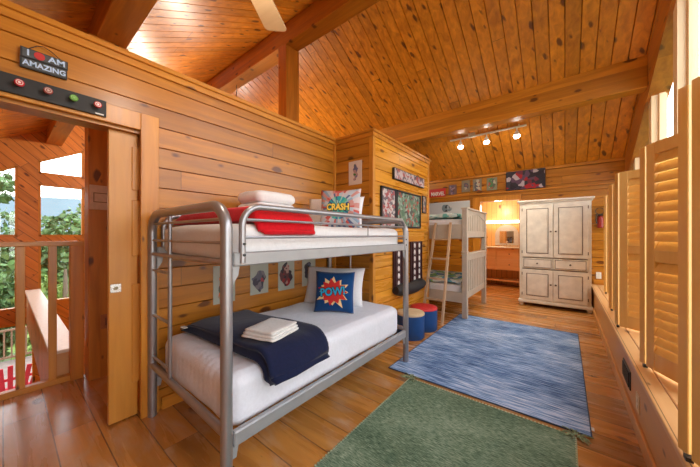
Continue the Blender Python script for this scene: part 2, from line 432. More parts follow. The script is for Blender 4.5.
# closet block
bm = BM()
wall_plank_X(bm, 2.70, -2.37, -1.78, 0, TOP, -1)
struct('wall_closet_end', bm, m_wallX)
bm = BM()
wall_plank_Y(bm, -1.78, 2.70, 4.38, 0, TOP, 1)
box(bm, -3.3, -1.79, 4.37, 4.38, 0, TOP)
struct('wall_closet_side', bm, wood('pine planks lightened for lit side', 'Y', 'Z', .15, (.46, .16, .010), (.82, .37, .032), .28))  # same pine lightened: light on this side is put into the colour
bm = BM(); box(bm, -2.55, -1.745, 2.665, 4.41, 2.52, 2.55, .004)
box(bm, -2.37, -1.775, 2.68, 2.697, 2.47, 2.52, .002); box(bm, -1.778, -1.762, 2.68, 4.39, 2.47, 2.52, .002)
struct('trim_2', bm, m_trimX)
bm = BM(); box(bm, -1.83, -1.772, 2.692, 2.745, 0, 2.47, .003); box(bm, -1.83, -1.772, 4.34, 4.388, 0, 2.47, .003)
struct('trim_3', bm, m_trimZ)
bm = BM(); box(bm, -2.385, -2.35, 2.665, 2.697, 0, 2.47, .003); struct('trim_4', bm, m_trimZ)
# alcove wall, back wall with the bathroom opening
bm = BM(); wall_plank_Y(bm, -3.33, 4.37, YB, 0, roof(6.45), 1); struct('wall_alcove', bm, m_wallY)
bm = BM()
wall_plank_X(bm, YB, XL, -1.45, -2.7, 2.6, -1); wall_plank_X(bm, YB, -.72, XR, 0, 2.6, -1); wall_plank_X(bm, YB, -1.45, -.72, 2.02, 2.6, -1)
struct('wall_back', bm, m_wallX)
bm = BM()
box(bm, -3.33, .79, 6.41, 6.448, 2.175, 2.205, .003)             # ledge under the pictures
box(bm, -3.33, .79, 6.415, 6.448, 2.555, 2.605, .003)
struct('trim_5', bm, m_trimX)
bm = BM(); box(bm, -1.60, -1.45, 6.425, 6.448, 0, 2.12, .003); box(bm, -.72, -.69, 6.40, 6.448, 0, 2.12, .003); box(bm, -1.45, -.72, 6.425, 6.448, 2.02, 2.12, .003)
box(bm, -1.47, -1.45, 6.45, 6.56, 0, 2.02); box(bm, -.72, -.70, 6.45, 6.56, 0, 2.02); box(bm, -1.45, -.72, 6.45, 6.56, 2.02, 2.04)
struct('trim_6', bm, m_trimZ)
# eave wall behind the camera, lower walls of the great room
bm = BM(); wall_plank_X(bm, YF, XL, XR, -2.7, roof(YF), 1); struct('wall_front', bm, m_wallX)
bm = BM(); box(bm, XL, -3.5, YF, YB, -2.9, -2.7); struct('floor', bm, m_floor)
bm = BM(); box(bm, -3.5, -3.48, YF, YB, -2.7, -.25); box(bm, -3.525, -3.5, YF, .47, -.25, -.0, 0); box(bm, -3.52, -3.40, .75, YB, 0.0, 2.35); struct('wall_stairwell', bm, m_wallY)
# bathroom
bm = BM()
box(bm, -2.3, -.2, 8.2, 8.3, 0, 2.4); box(bm, -2.4, -2.3, 6.56, 8.3, 0, 2.4); box(bm, -.2, -.1, 6.56, 8.3, 0, 2.4)
box(bm, -2.3, -1.47, 6.50, 6.56, 0, 2.4); box(bm, -.70, -.2, 6.50, 6.56, 0, 2.4); box(bm, -1.47, -.7, 6.50, 6.56, 2.04, 2.4)
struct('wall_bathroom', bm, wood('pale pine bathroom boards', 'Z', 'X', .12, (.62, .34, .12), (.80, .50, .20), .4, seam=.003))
bm = BM(); box(bm, -2.4, -.1, 6.5, 8.3, 2.4, 2.5); struct('ceiling', bm, m_ceil)
# gable end wall with its windows, diagonal boards
bm = BM(); HO = .55
def gstrip(y0, y1, z0, z1=None):
    zt0 = roof(y0) if z1 is None else z1; zt1 = roof(y1) if z1 is None else z1
    e_ = .05 if z1 is None else 0; prism(bm, [(XL, y0, z0), (XL, y1, z0), (XL, y1, zt1 + e_), (XL, y0, zt0 + e_)], (-.15, 0, 0))
def gopen(y0, y1, bands):
    prism(bm, [(XL, y0, roof(y0) - HO), (XL, y1, roof(y1) - HO), (XL, y1, roof(y1) + .05), (XL, y0, roof(y0) + .05)], (-.15, 0, 0))
    for a, b in bands: gstrip(y0, y1, a, b)
gstrip(YF, -.62, -2.7); gopen(-.62, .17, [(1.17, 1.27), (-.35, -.09), (-2.7, -2.6)])
gstrip(.17, .38, -.35); gstrip(.38, .42, -2.7); gopen(.42, 1.06, [(2.30, 2.49), (1.17, 1.27), (-2.7, -.03)])
gstrip(1.06, 1.5, -2.7); gopen(1.5, 2.6, [(2.30, 2.49), (-2.7, -.03)]); gstrip(2.6, 3.0, -2.7); gopen(3.0, 4.1, [(2.30, 2.49), (-2.7, -.03)])  # openings from here on are unseen, added to let in daylight
gstrip(4.1, 4.5, -2.7); gopen(4.5, 5.6, [(2.2, 2.35), (-2.7, -.03)]); gstrip(5.6, YB, -2.7)
struct('wall_gable_end', bm, m_diag)
# windows of the gable wall: frame + panes
wn = 0
def gwin(y0, y1, z0, z1, slope=False):
    global wn; wn += 1
    w = bpy.data.objects.new('window_%d' % wn, None); link(w); w['kind'] = 'structure'; w.location = (XL - .1, (y0 + y1) / 2, z0)
    t0 = roof(y0) - HO if slope else z1; t1 = roof(y1) - HO if slope else z1
    fb = BM(); f = .035
    box(fb, XL - .09, XL - .005, y0, y0 + f, z0, t0); box(fb, XL - .09, XL - .005, y1 - f, y1, z0, t0 + (t1 - t0) * (y1 - f - y0) / (y1 - y0))
    box(fb, XL - .09, XL - .005, y0, y1, z0, z0 + f)
    prism(fb, [(XL - .09, y0, t0 - f), (XL - .09, y1, t1 - f), (XL - .09, y1, t1), (XL - .09, y0, t0)], (.085, 0, 0))
    mk('window_frame', fb, m_trimZ, w)
    gb = BM(); prism(gb, [(XL - .06, y0 + f, z0 + f), (XL - .06, y1 - f, z0 + f), (XL - .06, y1 - f, t1 - f), (XL - .06, y0 + f, t0 - f)], (.006, 0, 0))
    mk('glass_pane', gb, m_glass, w)
gwin(-.62, .17, 1.27, 0, True); gwin(-.62, .17, -.09, 1.17); gwin(-.62, .38, -2.6, -.35)
gwin(.42, 1.06, 2.49, 0, True); gwin(.42, 1.06, 1.27, 2.30); gwin(.42, 1.06, -.03, 1.17)
for a, b in ((1.5, 2.6), (3.0, 4.1), (4.5, 5.6)):  # unseen windows added for more daylight in the great room
    gwin(a, b, -.03, 2.30 if a < 4 else 2.2); gwin(a, b, 2.49 if a < 4 else 2.35, 0, True)
# ------------------------------------------------------------------ window wall on the right
MY = [-.01, .96, 1.93, 2.90, 3.87, 4.84, 5.81]
ends = [YF] + MY + [YB]
for y in MY:
    bm = BM(); prism(bm, [(.82, y, .43), (.82, y + .12, .43), (.82, y + .12, roof(y + .12) - .49), (.82, y, roof(y) - .49)], (.13, 0, 0))
    struct('trim_window_post', bm, m_jamb)
bm = BM(); box(bm, .82, XR, 6.35, YB, .43, roof(YB) - .3); box(bm, .82, XR, YF, YF + .1, .43, roof(YF) - .3); struct('trim_window_post', bm, m_jamb)
bm = BM(); box(bm, .84, XR, YF, YB, 0, .43); struct('wall_right', bm, m_ledgef)
for i in range(len(MY) + 1):
    y0 = (MY[i - 1] + .12) if i > 0 else YF + .1; y1 = MY[i] if i < len(MY) else 6.35
    wn += 1
    w = bpy.data.objects.new('window_%d' % wn, None); link(w); w['kind'] = 'structure'; w.location = (.9, (y0 + y1) / 2, .43)
    pts = [(y0, .43), (y1, .43)]
    tp = [(y1, roof(y1) - .5)] + ([(RY, RZ - .5)] if y0 < RY < y1 else []) + [(y0, roof(y0) - .5)]
    fb = BM(); f = .04
    box(fb, .88, .93, y0, y0 + f, .43, roof(y0) - .5); box(fb, .88, .93, y1 - f, y1, .43, roof(y1) - .5); box(fb, .87, .94, y0, y1, .43, .49)
    mk('window_frame', fb, m_jamb, w)
    gb = BM(); prism(gb, [(.90, a, b) for a, b in pts + tp], (.006, 0, 0)); mk('glass_pane', gb, m_glass, w)
# ledge / window seat
bm = BM(); box(bm, .36, .443, YF, YB, .40, .43, .004); box(bm, .448, .86, YF, YB, .40, .43, .004); struct('trim_ledge_top', bm, m_ledge)
bm = BM(); box(bm, .375, .39, YF, YB, 0, .40); box(bm, .36, .375, YF, YB, 0, .10, .004); box(bm, .367, .375, YF, YB, .345, .40, .002); struct('wall_ledge_front', bm, m_ledgef)
t = thing('floor_register', 'dark metal air vent set in the ledge front', 'vent', (.372, 2.95, .24))
obox('vent_frame', (.368, .376, 2.80, 3.10, .175, .31), plain('bronze metal', (.06, .05, .05), .4, .5), t, .002)
bm = BM()
for k in range(9): box(bm, .362, .369, 2.82 + k * .03, 2.835 + k * .03, .19, .295)
mk('grille', bm, m_black, t)
t = thing('wall_outlet', 'pale power outlet on the ledge front below the louvered shutters', 'outlet', (.372, 2.55, .215))
obox('cover_plate', (.369, .376, 2.50, 2.59, .155, .27), plain('almond plastic', (.72, .60, .42), .4), t, .002)
bm = BM(); box(bm, .366, .370, 2.53, 2.56, .18, .205); box(bm, .366, .370, 2.53, 2.56, .22, .245); mk('socket', bm, m_cream, t)
# baseboard
bm = BM(); box(bm, -2.369, -2.35, .73, 2.69, 0, .09, .003); struct('baseboard_left', bm, m_trimY)
bm = BM(); box(bm, .40, .79, 6.43, 6.448, .43, .52, .003); box(bm, -.69, .375, 6.43, 6.448, 0, .09, .003); struct('baseboard_back', bm, m_trimX)
# doorway casing
bm = BM()
box(bm, -2.368, -2.345, .60, .71, 0, 2.16, .003); box(bm, -2.368, -2.347, -.66, .60, 2.04, 2.16, .003)
box(bm, -2.368, -2.345, -.66, -.55, 0, 2.04, .003)
box(bm, -2.52, -2.37, .62, .64, 0, 2.03); box(bm, -2.54, -2.52, .60, .71, 0, 2.1)
struct('trim_7', bm, m_trimZ)
# pocket door
d = bpy.data.objects.new('door_1', None); link(d); d.location = (-2.44, .53, 0); d['kind'] = 'structure'
d['label'] = 'golden wood pocket door half slid out of the wall'
bm = BM(); box(bm, -2.462, -2.42, .44, .60, .012, 2.02, .003); mk('door_leaf', bm, m_door, d)
bm = BM()
for z0, z1 in ((.25, .95), (1.15, 1.55), (1.62, 1.93)): box(bm, -2.424, -2.414, .565, .615, z0, z1, .004)
mk('raised_panel', bm, m_door, d)
bm = BM(); box(bm, -2.424, -2.417, .448, .508, .905, .965, .002); o = mk('door_pull', bm, m_chrome, d)
bm = BM(); cyl(bm, (-2.4175, .478, .935), .012, .004, 14, axis='X'); mk('latch_cup', bm, plain('dark brass', (.25, .2, .12), .4, .8), o)  # darker brass for the latch cup
# railing of the landing
t = thing('landing_railing', 'orange pine railing seen through the doorway', 'railing', (-3.5, 0, 0))
obox('top_rail', (-3.54, -3.45, YF, .46, 1.205, 1.245), m_trimY, t, .004)
obox('bottom_rail', (-3.53, -3.47, YF, .46, 0.0, .05), m_trimY, t, .004)
for k in range(6):
    y = .24 - k * .178
    obox('baluster', (-3.515, -3.47, y, y + .05, .05, 1.205), m_trimZ, t, .002)
obox('newel_post', (-3.55, -3.45, .37, .455, 0, 1.205), m_post, t, .003)
# knee wall with pale cap, seen beyond the railing
bm = BM(); box(bm, -7.9, -3.56, .28, .41, -.42, .235); 
for k in range(40): box(bm, -7.88 + k * .108, -7.80 + k * .108, .27, .28, -.40, .22, .002)
struct('wall_knee', bm, wood('wainscot slats', 'Z', 'X', .108, (.56, .26, .08), (.74, .40, .15), .4))
bm = BM(); box(bm, -7.95, -3.56, .25, .44, .235, .265, .004); struct('trim_8', bm, plain('pale worn cap board', (.78, .68, .56), .35))
# plaque and outlet on the landing post
t = thing('wooden_plaque', 'pale carved plaque on the red-brown post beyond the doorway', 'plaque', (-3.325, .56, 1.65))
obox('board', (-3.329, -3.318, .475, .70, 1.53, 1.75), plain('pale plaque wood', (.74, .50, .33), .4), t, .002)
bm = BM()
for q in ((.50, .68, 1.595, 1.602), (.50, .68, 1.675, 1.682)): box(bm, -3.319, -3.315, *q)
for q in ((.50, .506, 1.595, 1.682), (.674, .68, 1.595, 1.682)): box(bm, -3.319, -3.315, *q)
mk('inset_frame', bm, plain('brown line', (.30, .12, .05), .5), t)
t = thing('wall_outlet', 'wood-coloured power outlet low on the post beyond the doorway', 'outlet', (-3.325, .60, .5))
obox('cover_plate', (-3.329, -3.321, .55, .64, .44, .57), plain('brown plastic', (.42, .14, .04), .4), t, .002)
obox('socket', (-3.3215, -3.318, .58, .61, .47, .54), plain('dark brown plastic', (.2, .06, .02), .4), t)
# ------------------------------------------------------------------ coat rack and sign above the doorway
t = thing('coat_rack', 'black board with round knobs above the doorway', 'coat rack', (-2.34, 0, 2.11))
obox('back_board', (-2.346, -2.328, -.62, .413, 2.062, 2.164), m_blkw, t, .002)
kc = [(.6, .02, .04), (.35, .06, .05), (.16, .42, .07), (.6, .04, .05)]
kr = [(.8, .7, .65), (.6, .5, .45), (.25, .5, .12), (.85, .8, .8)]
for i, y in enumerate((.054, .158, .261, .367, -.05, -.154)):
    bm = BM(); lathe(bm, (-2.328, y, 2.116), [(.007, 0), (.007, .02), (.018, .024), (.019, .034), (.016, .038)], 20, 'X')
    k = mk('knob', bm, plain('knob paint %d' % (i % 4), kc[i % 4], .3, var=.02), t, True)
    bm = BM()
    tube(bm, [(-2.2895, y + .012 * math.cos(a), 2.116 + .012 * math.sin(a)) for a in [2 * PI * j / 16 for j in range(17)]], .0022, 5)
    cyl(bm, (-2.291, y, 2.116), .0055, .003, 10, axis='X')
    mk('painted_ring', bm, plain('knob ring %d' % (i % 4), kr[i % 4], .35, var=.02), k)
obox('maker_tag', (-2.3285, -2.3265, .36, .40, 2.066, 2.074), m_white, t)
t = thing('hanging_sign', 'two-plank grey sign reading I AM AMAZING hung by a cord', 'sign', (-2.36, .15, 2.24))
def quadY(bm, pts, x0, x1): prism(bm, [(x0, y, z) for y, z in pts], (x1 - x0, 0, 0))
bm = BM(); quadY(bm, [(.058, 2.286), (.241, 2.291), (.241, 2.338), (.058, 2.341)], -2.362, -2.348); mk('upper_plank', bm, m_blkw, t)
bm = BM(); quadY(bm, [(.056, 2.228), (.238, 2.232), (.238, 2.288), (.056, 2.283)], -2.362, -2.348); mk('lower_plank', bm, m_blkw, t)
m_sgray = plain('grey sign face', (.07, .08, .09), .6, var=.3)
bm = BM(); quadY(bm, [(.066, 2.291), (.236, 2.295), (.236, 2.334), (.066, 2.336)], -2.348, -2.3465); mk('sign_face', bm, m_sgray, t)
bm = BM(); quadY(bm, [(.064, 2.234), (.233, 2.238), (.233, 2.283), (.064, 2.278)], -2.348, -2.3465); mk('sign_face', bm, m_sgray, t)
m_sl = plain('pale blue lettering', (.50, .66, .92), .5, var=.02)
def textY(s, size, y, z, x, m, parent, name='lettering', sx=1, bold=0, rot=0, depth=.001):
    b = text_bm(s, size, depth, bold, sx)
    M = Matrix.Translation((x, y, z)) @ Matrix.Rotation(PI / 2, 4, 'Z') @ Matrix.Rotation(PI / 2, 4, 'X') @ Matrix.Rotation(rot, 4, 'Z')
    bmesh.ops.transform(b, matrix=M, verts=b.verts); return mk(name, b, m, parent)
textY('I', .045, .086, 2.314, -2.345, m_sl, t, bold=.0015)
textY('AM', .043, .196, 2.314, -2.345, m_sl, t, sx=1.1, bold=.0012)
textY('AMAZING', .040, .149, 2.258, -2.345, m_sl, t, sx=.92, bold=.0012, rot=.02)
bm = BM(); cyl(bm, (-2.3465, .128, 2.314), .021, .003, 20, axis='X'); mk('red_emblem', bm, plain('red emblem', (.55, .03, .03), .4, var=.05), t)
bm = BM(); tube(bm, [(-2.355, .085, 2.338), (-2.352, .12, 2.372), (-2.352, .145, 2.380), (-2.352, .17, 2.370), (-2.355, .215, 2.338)], .0022, 6); mk('cord', bm, m_black, t)
# ------------------------------------------------------------------ posters on the left wall
PAL = [(.04, .04, .05), (.45, .03, .03), (.55, .5, .42), (.12, .14, .2), (.08, .1, .09), (.5, .2, .08)]
defs = [(1.113, 1.31, .70, 1.03, 'comic print of orange and green shapes on paper, nearest the ladder', [(.06, .12, .08), (.7, .16, .04), (.1, .06, .05), (.4, .3, .2)]),
        (1.463, 1.665, .72, 1.03, 'comic print of dark grey-blue shapes with one red patch, second from the ladder', [(.05, .05, .07), (.12, .12, .16), (.4, .05, .06), (.2, .18, .2)]),
        (1.788, 2.003, .71, 1.03, 'comic print of dark red and black shapes, third from the ladder', [(.04, .03, .04), (.35, .03, .03), (.15, .05, .05), (.5, .3, .25)]),
        (2.121, 2.33, .71, 1.03, 'comic print of black and red shapes half hidden by the white pillow', [(.04, .03, .04), (.4, .03, .03), (.1, .1, .14)])]
for i, (y0, y1, z0, z1, lab, pal) in enumerate(defs):
    o = obox('comic_poster', (-2.372, -2.365, y0, y1, z0, z1), art('comic print %d' % i, (.44, .47, .40), pal, 8, .40, seed=i * 3.1 + 1), None)
    tag(o, lab, 'poster', 'comic prints taped along the left wall')
o = obox('comic_poster', (-2.14, -1.94, 2.694, 2.702, 1.925, 2.215), art('alcove print', (.72, .62, .58), [(.05, .2, .06), (.15, .15, .3), (.45, .3, .3), (.07, .05, .1)], 8, .33, seed=20, sy=-1), None)
tag(o, 'comic print with green and purple shapes on the closet end wall', 'poster')
def framed(name, X, y0, y1, z0, z1, dep, fm, am, label, cat, fw=.022):
    t = thing(name, label, cat, (X, (y0 + y1) / 2, z0))
    bm = BM()
    box(bm, X, X + dep, y0, y1, z0, z0 + fw, .003); box(bm, X, X + dep, y0, y1, z1 - fw, z1, .003)
    box(bm, X, X + dep, y0, y0 + fw, z0, z1, .003); box(bm, X, X + dep, y1 - fw, y1, z0, z1, .003)
    mk('frame', bm, fm, t)
    obox('print', (X + .002, X + dep * .5, y0 + fw * .8, y1 - fw * .8, z0 + fw * .8, z1 - fw * .8), am, t)
    return t
X = -1.778
t = thing('canvas_picture', 'long narrow canvas of grey and red patches, topmost on the closet wall', 'picture', (X, 3.57, 2.04))
obox('canvas', (X, X + .035, 3.15, 4.11, 2.035, 2.185), m_blkw, t, .003)
obox('print', (X + .035, X + .037, 3.16, 4.10, 2.045, 2.175), art('long print', (.4, .3, .3), [(.30, .25, .30), (.5, .42, .42), (.35, .06, .05), (.10, .08, .10), (.6, .5, .45)], 9, full=True, seed=5), t)
framed('framed_poster', X, 2.85, 3.23, 1.385, 1.905, .03, m_blkw, art('poster A print', (.5, .4, .4), [(.5, .45, .45), (.4, .05, .05), (.12, .10, .12), (.6, .55, .5), (.3, .1, .1)], 9, full=True, seed=8), 'narrow black-framed red and grey poster above the bunk end', 'poster')
framed('framed_poster', X, 3.24, 4.00, 1.40, 1.905, .03, m_blkw, art('poster B print', (.2, .3, .2), [(.06, .16, .09), (.14, .26, .18), (.30, .42, .36), (.4, .05, .04), (.04, .05, .05), (.12, .2, .12)], 8, full=True, seed=12), 'wide black-framed poster of green and red patches on the closet wall', 'poster')
framed('framed_poster', X, 4.09, 4.24, 1.65, 1.92, .02, m_blkw, art('poster C print', (.4, .4, .35), [(.35, .33, .28), (.12, .12, .14), (.25, .1, .08)], 9, full=True, seed=14), 'tiny black-framed picture near the far corner of the closet wall', 'picture', .012)
o = obox('paper_note', (X, X + .004, 2.87, 3.04, 1.20, 1.375), art('note', (.55, .55, .5), [(.2, .25, .3), (.5, .4, .35)], 8, .3, seed=2), None); tag(o, 'small pale paper print just below the narrow framed poster', 'poster')
# token rack
m_tok = plain('maroon black panel', (.055, .018, .022), .45)
t = thing('token_rack', 'dark wall rack with rows of white ovals and a black bin', 'wall rack', (X, 3.55, .45))
for y0, y1 in ((3.16, 3.56), (3.66, 4.03)):
    bm = BM(); fw = .045; zs0, zs1 = .60, 1.20
    box(bm, X, X + .03, y0, y1, zs0, zs1, .003)
    mk('side_panel', bm, m_tok, t)
    bm = BM()
    for k in range(3): yy = y0 + .02 + k * (y1 - y0 - .05) / 2; box(bm, X + .03, X + .045, yy, yy + .014, zs0, zs1)
    mk('divider', bm, m_tok, t)
    for a in (0.28, .72):
        for k in range(6):
            yc = y0 + (y1 - y0) * a; zc = zs0 + .055 + k * .098
            bm = BM(); tube(bm, [(X + .03, yc, zc), (X + .038, yc, zc)], .036, 16); [setattr(v.co, 'y', yc + (v.co.y - yc) * .62) for v in bm.verts]
            mk('white_token', bm, m_white, t)
bm = BM()
pts = []
tube(bm, [(X + .05, 3.15 + k * .097, .555 + (.02 if k in (0,) else 0) + .012 * math.sin(k)) for k in range(10)], [.05, .075, .085, .085, .08, .085, .09, .085, .08, .05], 14)
for v in bm.verts: v.co.x = X + .002 + max(0, (v.co.x - X)) * 1.0 if v.co.x > X else X + .001
mk('bin', bm, plain('black vinyl', (.008, .008, .010), .65), t, True)
# ------------------------------------------------------------------ pictures on the back wall
t = thing('lettered_sign', 'small red sign with white capital letters on the back wall ledge', 'sign', (-2.38, 6.43, 2.21))
obox('board', (-2.60, -2.20, 6.415, 6.435, 2.207, 2.40), plain('bright red board', (.55, .02, .02), .4), t, .002)
b = text_bm('MARVEL', .125, .002, .003, .72)
bmesh.ops.transform(b, matrix=Matrix.Translation((-2.385, 6.412, 2.275)) @ Matrix.Rotation(PI / 2, 4, 'X'), verts=b.verts); mk('lettering', b, m_white, t)
bk = [(-2.13, -1.95, 2.235, 2.46, 'faint purple comic print beside the red sign', [(.1, .08, .16), (.3, .2, .25), (.12, .06, .05)], (.17, .10, .09)),
      (-1.84, -1.66, 2.265, 2.53, 'black-edged comic print with dark grey shapes, left of a close pair', [(.07, .07, .1), (.4, .35, .3), (.2, .1, .1)], (.22, .18, .12)),
      (-1.60, -1.42, 2.265, 2.53, 'black-edged comic print with red shapes, right of a close pair', [(.35, .08, .06), (.1, .1, .12), (.45, .4, .3)], (.24, .20, .13)),
      (-1.32, -1.12, 2.255, 2.52, 'comic print with green top and red corner above the bathroom doorway', [(.08, .2, .08), (.35, .08, .06), (.1, .12, .1), (.45, .45, .36)], (.22, .22, .14))]
for i, (x0, x1, z0, z1, lab, pal, pap) in enumerate(bk):
    o = obox('comic_poster', (x0, x1, 6.428, 6.434, z0, z1), art('back print %d' % i, pap, pal, 7, .45, seed=30 + i * 2.3, sy=-1), None)
    tag(o, lab, 'poster', 'comic prints along the back wall ledge')
t = thing('canvas_picture', 'large dark canvas of red figures-like patches above the white armoire', 'picture', (-.6, 6.41, 2.21))
t['label'] = 'large dark canvas with red and white patches above the white armoire'
obox('canvas', (-.95, -.29, 6.385, 6.412, 2.207, 2.585), m_blkw, t, .003)
obox('print', (-.94, -.30, 6.382, 6.385, 2.215, 2.578), art('big print', (0, 0, 0), [(.02, .02, .03), (.35, .01, .02), (.02, .015, .03), (.16, .02, .04), (.45, .38, .42), (.03, .03, .05), (.015, .01, .02), (.10, .05, .10)], 4, full=True, seed=40), t)
t = thing('canvas_picture', 'wide pale blue canvas behind the top of the painted bunk bed', 'picture', (-2.1, 6.43, 1.78))
obox('canvas', (-2.7, -1.66, 6.41, 6.44, 1.76, 2.07), plain('pale canvas', (.62, .66, .66), .6), t, .003)
obox('print', (-2.68, -1.68, 6.407, 6.41, 1.78, 2.05), art('banner print', (.60, .66, .68), [(.04, .05, .06), (.35, .45, .5), (.2, .3, .33)], 5, .22, seed=50, sy=-1), t)
# ------------------------------------------------------------------ metal bunk bed
BX0, BX1, BY0, BY1 = -2.335, -1.28, .665, 2.55
RT = 1.447
bed = thing('metal_bunk_bed', 'silver tubular metal bunk bed with ladder end against the left wall', 'bunk bed', ((BX0 + BX1) / 2, (BY0 + BY1) / 2, 0))
R1 = .028
def foot(y, x): return .0085 if (y > 2.3 and x > -1.4) else 0.0
for y in (BY0, BY1):
    bm = BM()
    tube(bm, fillet([(BX0, y, 0.0), (BX0, y, RT), (BX1, y, RT), (BX1, y, foot(y, BX1))], .13, 9), R1, 16)
    mk('end_frame', bm, m_metal, bed, True)
    sx = -2.0
    bm = BM(); tube(bm, [(sx, y, .355), (sx, y, RT)], .013 if y < 1 else .011, 10); mk('ladder_rail', bm, m_metal, bed, True)
    for z in (1.378, 1.262, 1.165):
        bm = BM(); tube(bm, [(BX0, y, z), (BX1, y, z)], .0085 if z > 1.2 else .014, 8); mk('crossbar', bm, m_metal, bed, True)
    bm = BM(); tube(bm, [(BX0, y, .37), (BX1, y, .34)], .021, 12); mk('crossbar', bm, m_metal, bed, True)
    for z in (1.05, .73, .43):
        bm = BM(); tube(bm, [(BX0, y, z), (sx, y, z)], .0095, 8); mk('rung', bm, m_metal, bed, True)
for x in (BX0, BX1):
    s = 1 if x == BX1 else -1
    bm = BM(); box(bm, x - .016, x + .016, BY0 + .03, BY1 - .03, 1.145, 1.213, .006); mk('upper_side_rail', bm, m_railm, bed)
    bm = BM(); box(bm, x - .018, x + .018, BY0 + .03, BY1 - .03, .262, .335, .006); mk('lower_side_rail', bm, m_railm if x == BX1 else m_railm, bed)
    # guard rail loop
    xo = x + .012 * s
    bm = BM()
    tube(bm, fillet([(xo, BY0 + .075, 1.16), (xo, BY0 + .075, RT), (xo, BY1 - .05, RT), (xo, BY1 - .05, 1.16)], .10, 8), .017, 12)
    mk('guard_rail', bm, m_metal, bed, True)
    for z in (1.378, 1.288):
        bm = BM(); tube(bm, [(xo, BY0 + .075, z), (xo, BY1 - .05, z)], .0075, 8); mk('guard_bar', bm, m_metal, bed, True)
    bm = BM(); tube(bm, [(xo, 1.85, 1.288), (xo, 1.85, 1.378)], .005, 8); mk('guard_strut', bm, m_metal, bed, True)
    for y in (BY0 + .075, BY1 - .05):
        for z in (1.20, 1.255):
            bm = BM(); cyl(bm, (xo + (.016 if s > 0 else -.024), y, z), .007, .008, 10, axis='X'); mk('bolt', bm, m_black, bed)
    for y, d in ((BY0, 1), (BY1, -1)):
        bm = BM(); prism(bm, [(x - .004 * s, y + d * .028, 1.20), (x - .004 * s, y + d * .075, 1.20), (x - .004 * s, y + d * .06, 1.10), (x - .004 * s, y + d * .028, 1.05)], (.006 * s, 0, 0)); mk('bracket', bm, m_railm, bed)
        bm = BM(); prism(bm, [(x - .004 * s, y + d * .028, .32), (x - .004 * s, y + d * .075, .32), (x - .004 * s, y + d * .05, .20), (x - .004 * s, y + d * .028, .20)], (.006 * s, 0, 0)); mk('bracket', bm, m_railm, bed)
for zz in (1.155, .275):
    for k in range(12):
        y = BY0 + .12 + k * .148
        bm = BM(); box(bm, BX0 + .012, BX1 - .012, y, y + .03, zz - .006, zz + .008); mk('slat', bm, m_metal, bed)
MX = (BX0 + BX1) / 2; MYc = (BY0 + BY1) / 2
bm = BM(); rslab(bm, (MX, MYc, 1.265), (.97, 1.79, .20), .055, 26, .006, 5, 1)
o = mk('mattress', bm, m_sheet2, None, 'all'); tag(o, 'white covered mattress on the upper deck of the metal bunk', 'mattress')
bm = BM(); rslab(bm, (MX + .003, MYc, .43), (.965, 1.80, .292), .075, 30, .010, 5, 3)
o = mk('mattress', bm, m_sheet, None, 'all'); tag(o, 'white ribbed coverlet over the lower metal bunk mattress', 'mattress')
# folded quilts draped across the bed
def drape(path, yr, th, n=26, seed=0, amp=.012, notch=.18):
    """sweep a flattened rounded section (width along Y) along a path in XZ; yr(s)->(y0,y1), th(s)->thickness"""
    bm = BM(); P = [Vector((a, 0, b)) for a, b in path]; rings = []
    for i, p in enumerate(P):
        a = P[max(i - 1, 0)]; b = P[min(i + 1, len(P) - 1)]; T = (b - a).normalized(); N = Vector((-T.z, 0, T.x))
        if N.z < 0 and abs(T.x) > .3: N = -N
        s = i / (len(P) - 1); y0, y1 = yr(s); t = th(s); ring = []
        for k in range(n):
            an = 2 * PI * k / n; c, q = math.cos(an), math.sin(an)
            cy = math.copysign(abs(c) ** .35, c); cz = math.copysign(abs(q) ** .55, q)
            cy *= 1 - notch * .12 * math.exp(-(q / .22) ** 2)
            off = amp * noise.noise(Vector((s * 5 + seed, cy * 2.5, cz + seed)))
            y = (y0 + y1) / 2 + (y1 - y0) / 2 * cy + off * .6
            v = p + N * (t / 2 * (1 + cz)) + N * off * (1 if cz > 0 else .1); v.y = y
            ring.append(bm.verts.new(v))
        rings.append(ring)
    for i in range(len(rings) - 1):
        for k in range(n): bm.faces.new((rings[i][k], rings[i][(k + 1) % n], rings[i + 1][(k + 1) % n], rings[i + 1][k]))
    for r_, f in ((rings[0], 1), (rings[-1], -1)):
        c = bm.verts.new(sum((v.co for v in r_), Vector()) / n)
        for k in range(n): bm.faces.new((r_[k], r_[(k + 1) % n], c))
    return bm
def path_over(x0, xe, ztop, zend, r=.07, n=16):
    pts = [(x0 + (xe - r - x0) * k / n, ztop) for k in range(n + 1)]
    pts += [(xe - r + r * math.sin(a), ztop - r + r * math.cos(a)) for a in [PI / 2 * j / 7 for j in range(1, 8)]]
    m = 8
    pts += [(xe + .002 * k, ztop - r - (ztop - r - zend) * k / m) for k in range(1, m + 1)]
    return pts
fl = lambda a, b, t: a + (b - a) * t
taper = lambda s: min(1, .35 + s * 8) * min(1, .4 + (1 - s) * 10)
bm = drape(path_over(-2.235, -1.316, .583, .455), lambda s: (fl(.80, .91, s), fl(1.28, 1.36, s) + .03 * math.sin(s * 3)), lambda s: .10 * taper(s), seed=1, amp=.03, notch=1.2)
o = mk('folded_quilt', bm, m_navy, None, 'all'); tag(o, 'navy blue folded quilt draped across the lower metal bunk', 'blanket')
bm = BM(); rslab(bm, (-2.14, .80, .64), (.055, .03, .008), .003, 2); tag(mk('care_tag', bm, m_towel, o), '', ''); 
ct = bpy.data.objects['care_tag']; del ct['label']; del ct['category']
bm = drape(path_over(-2.235, -1.322, 1.368, 1.30, .05), lambda s: (fl(.76, .89, s), fl(1.26, 1.30, s) + .02 * math.sin(s * 5)), lambda s: (.10 - .072 * max(0, min(1, (s - .50) / .2))) * taper(s), seed=4, amp=.010)
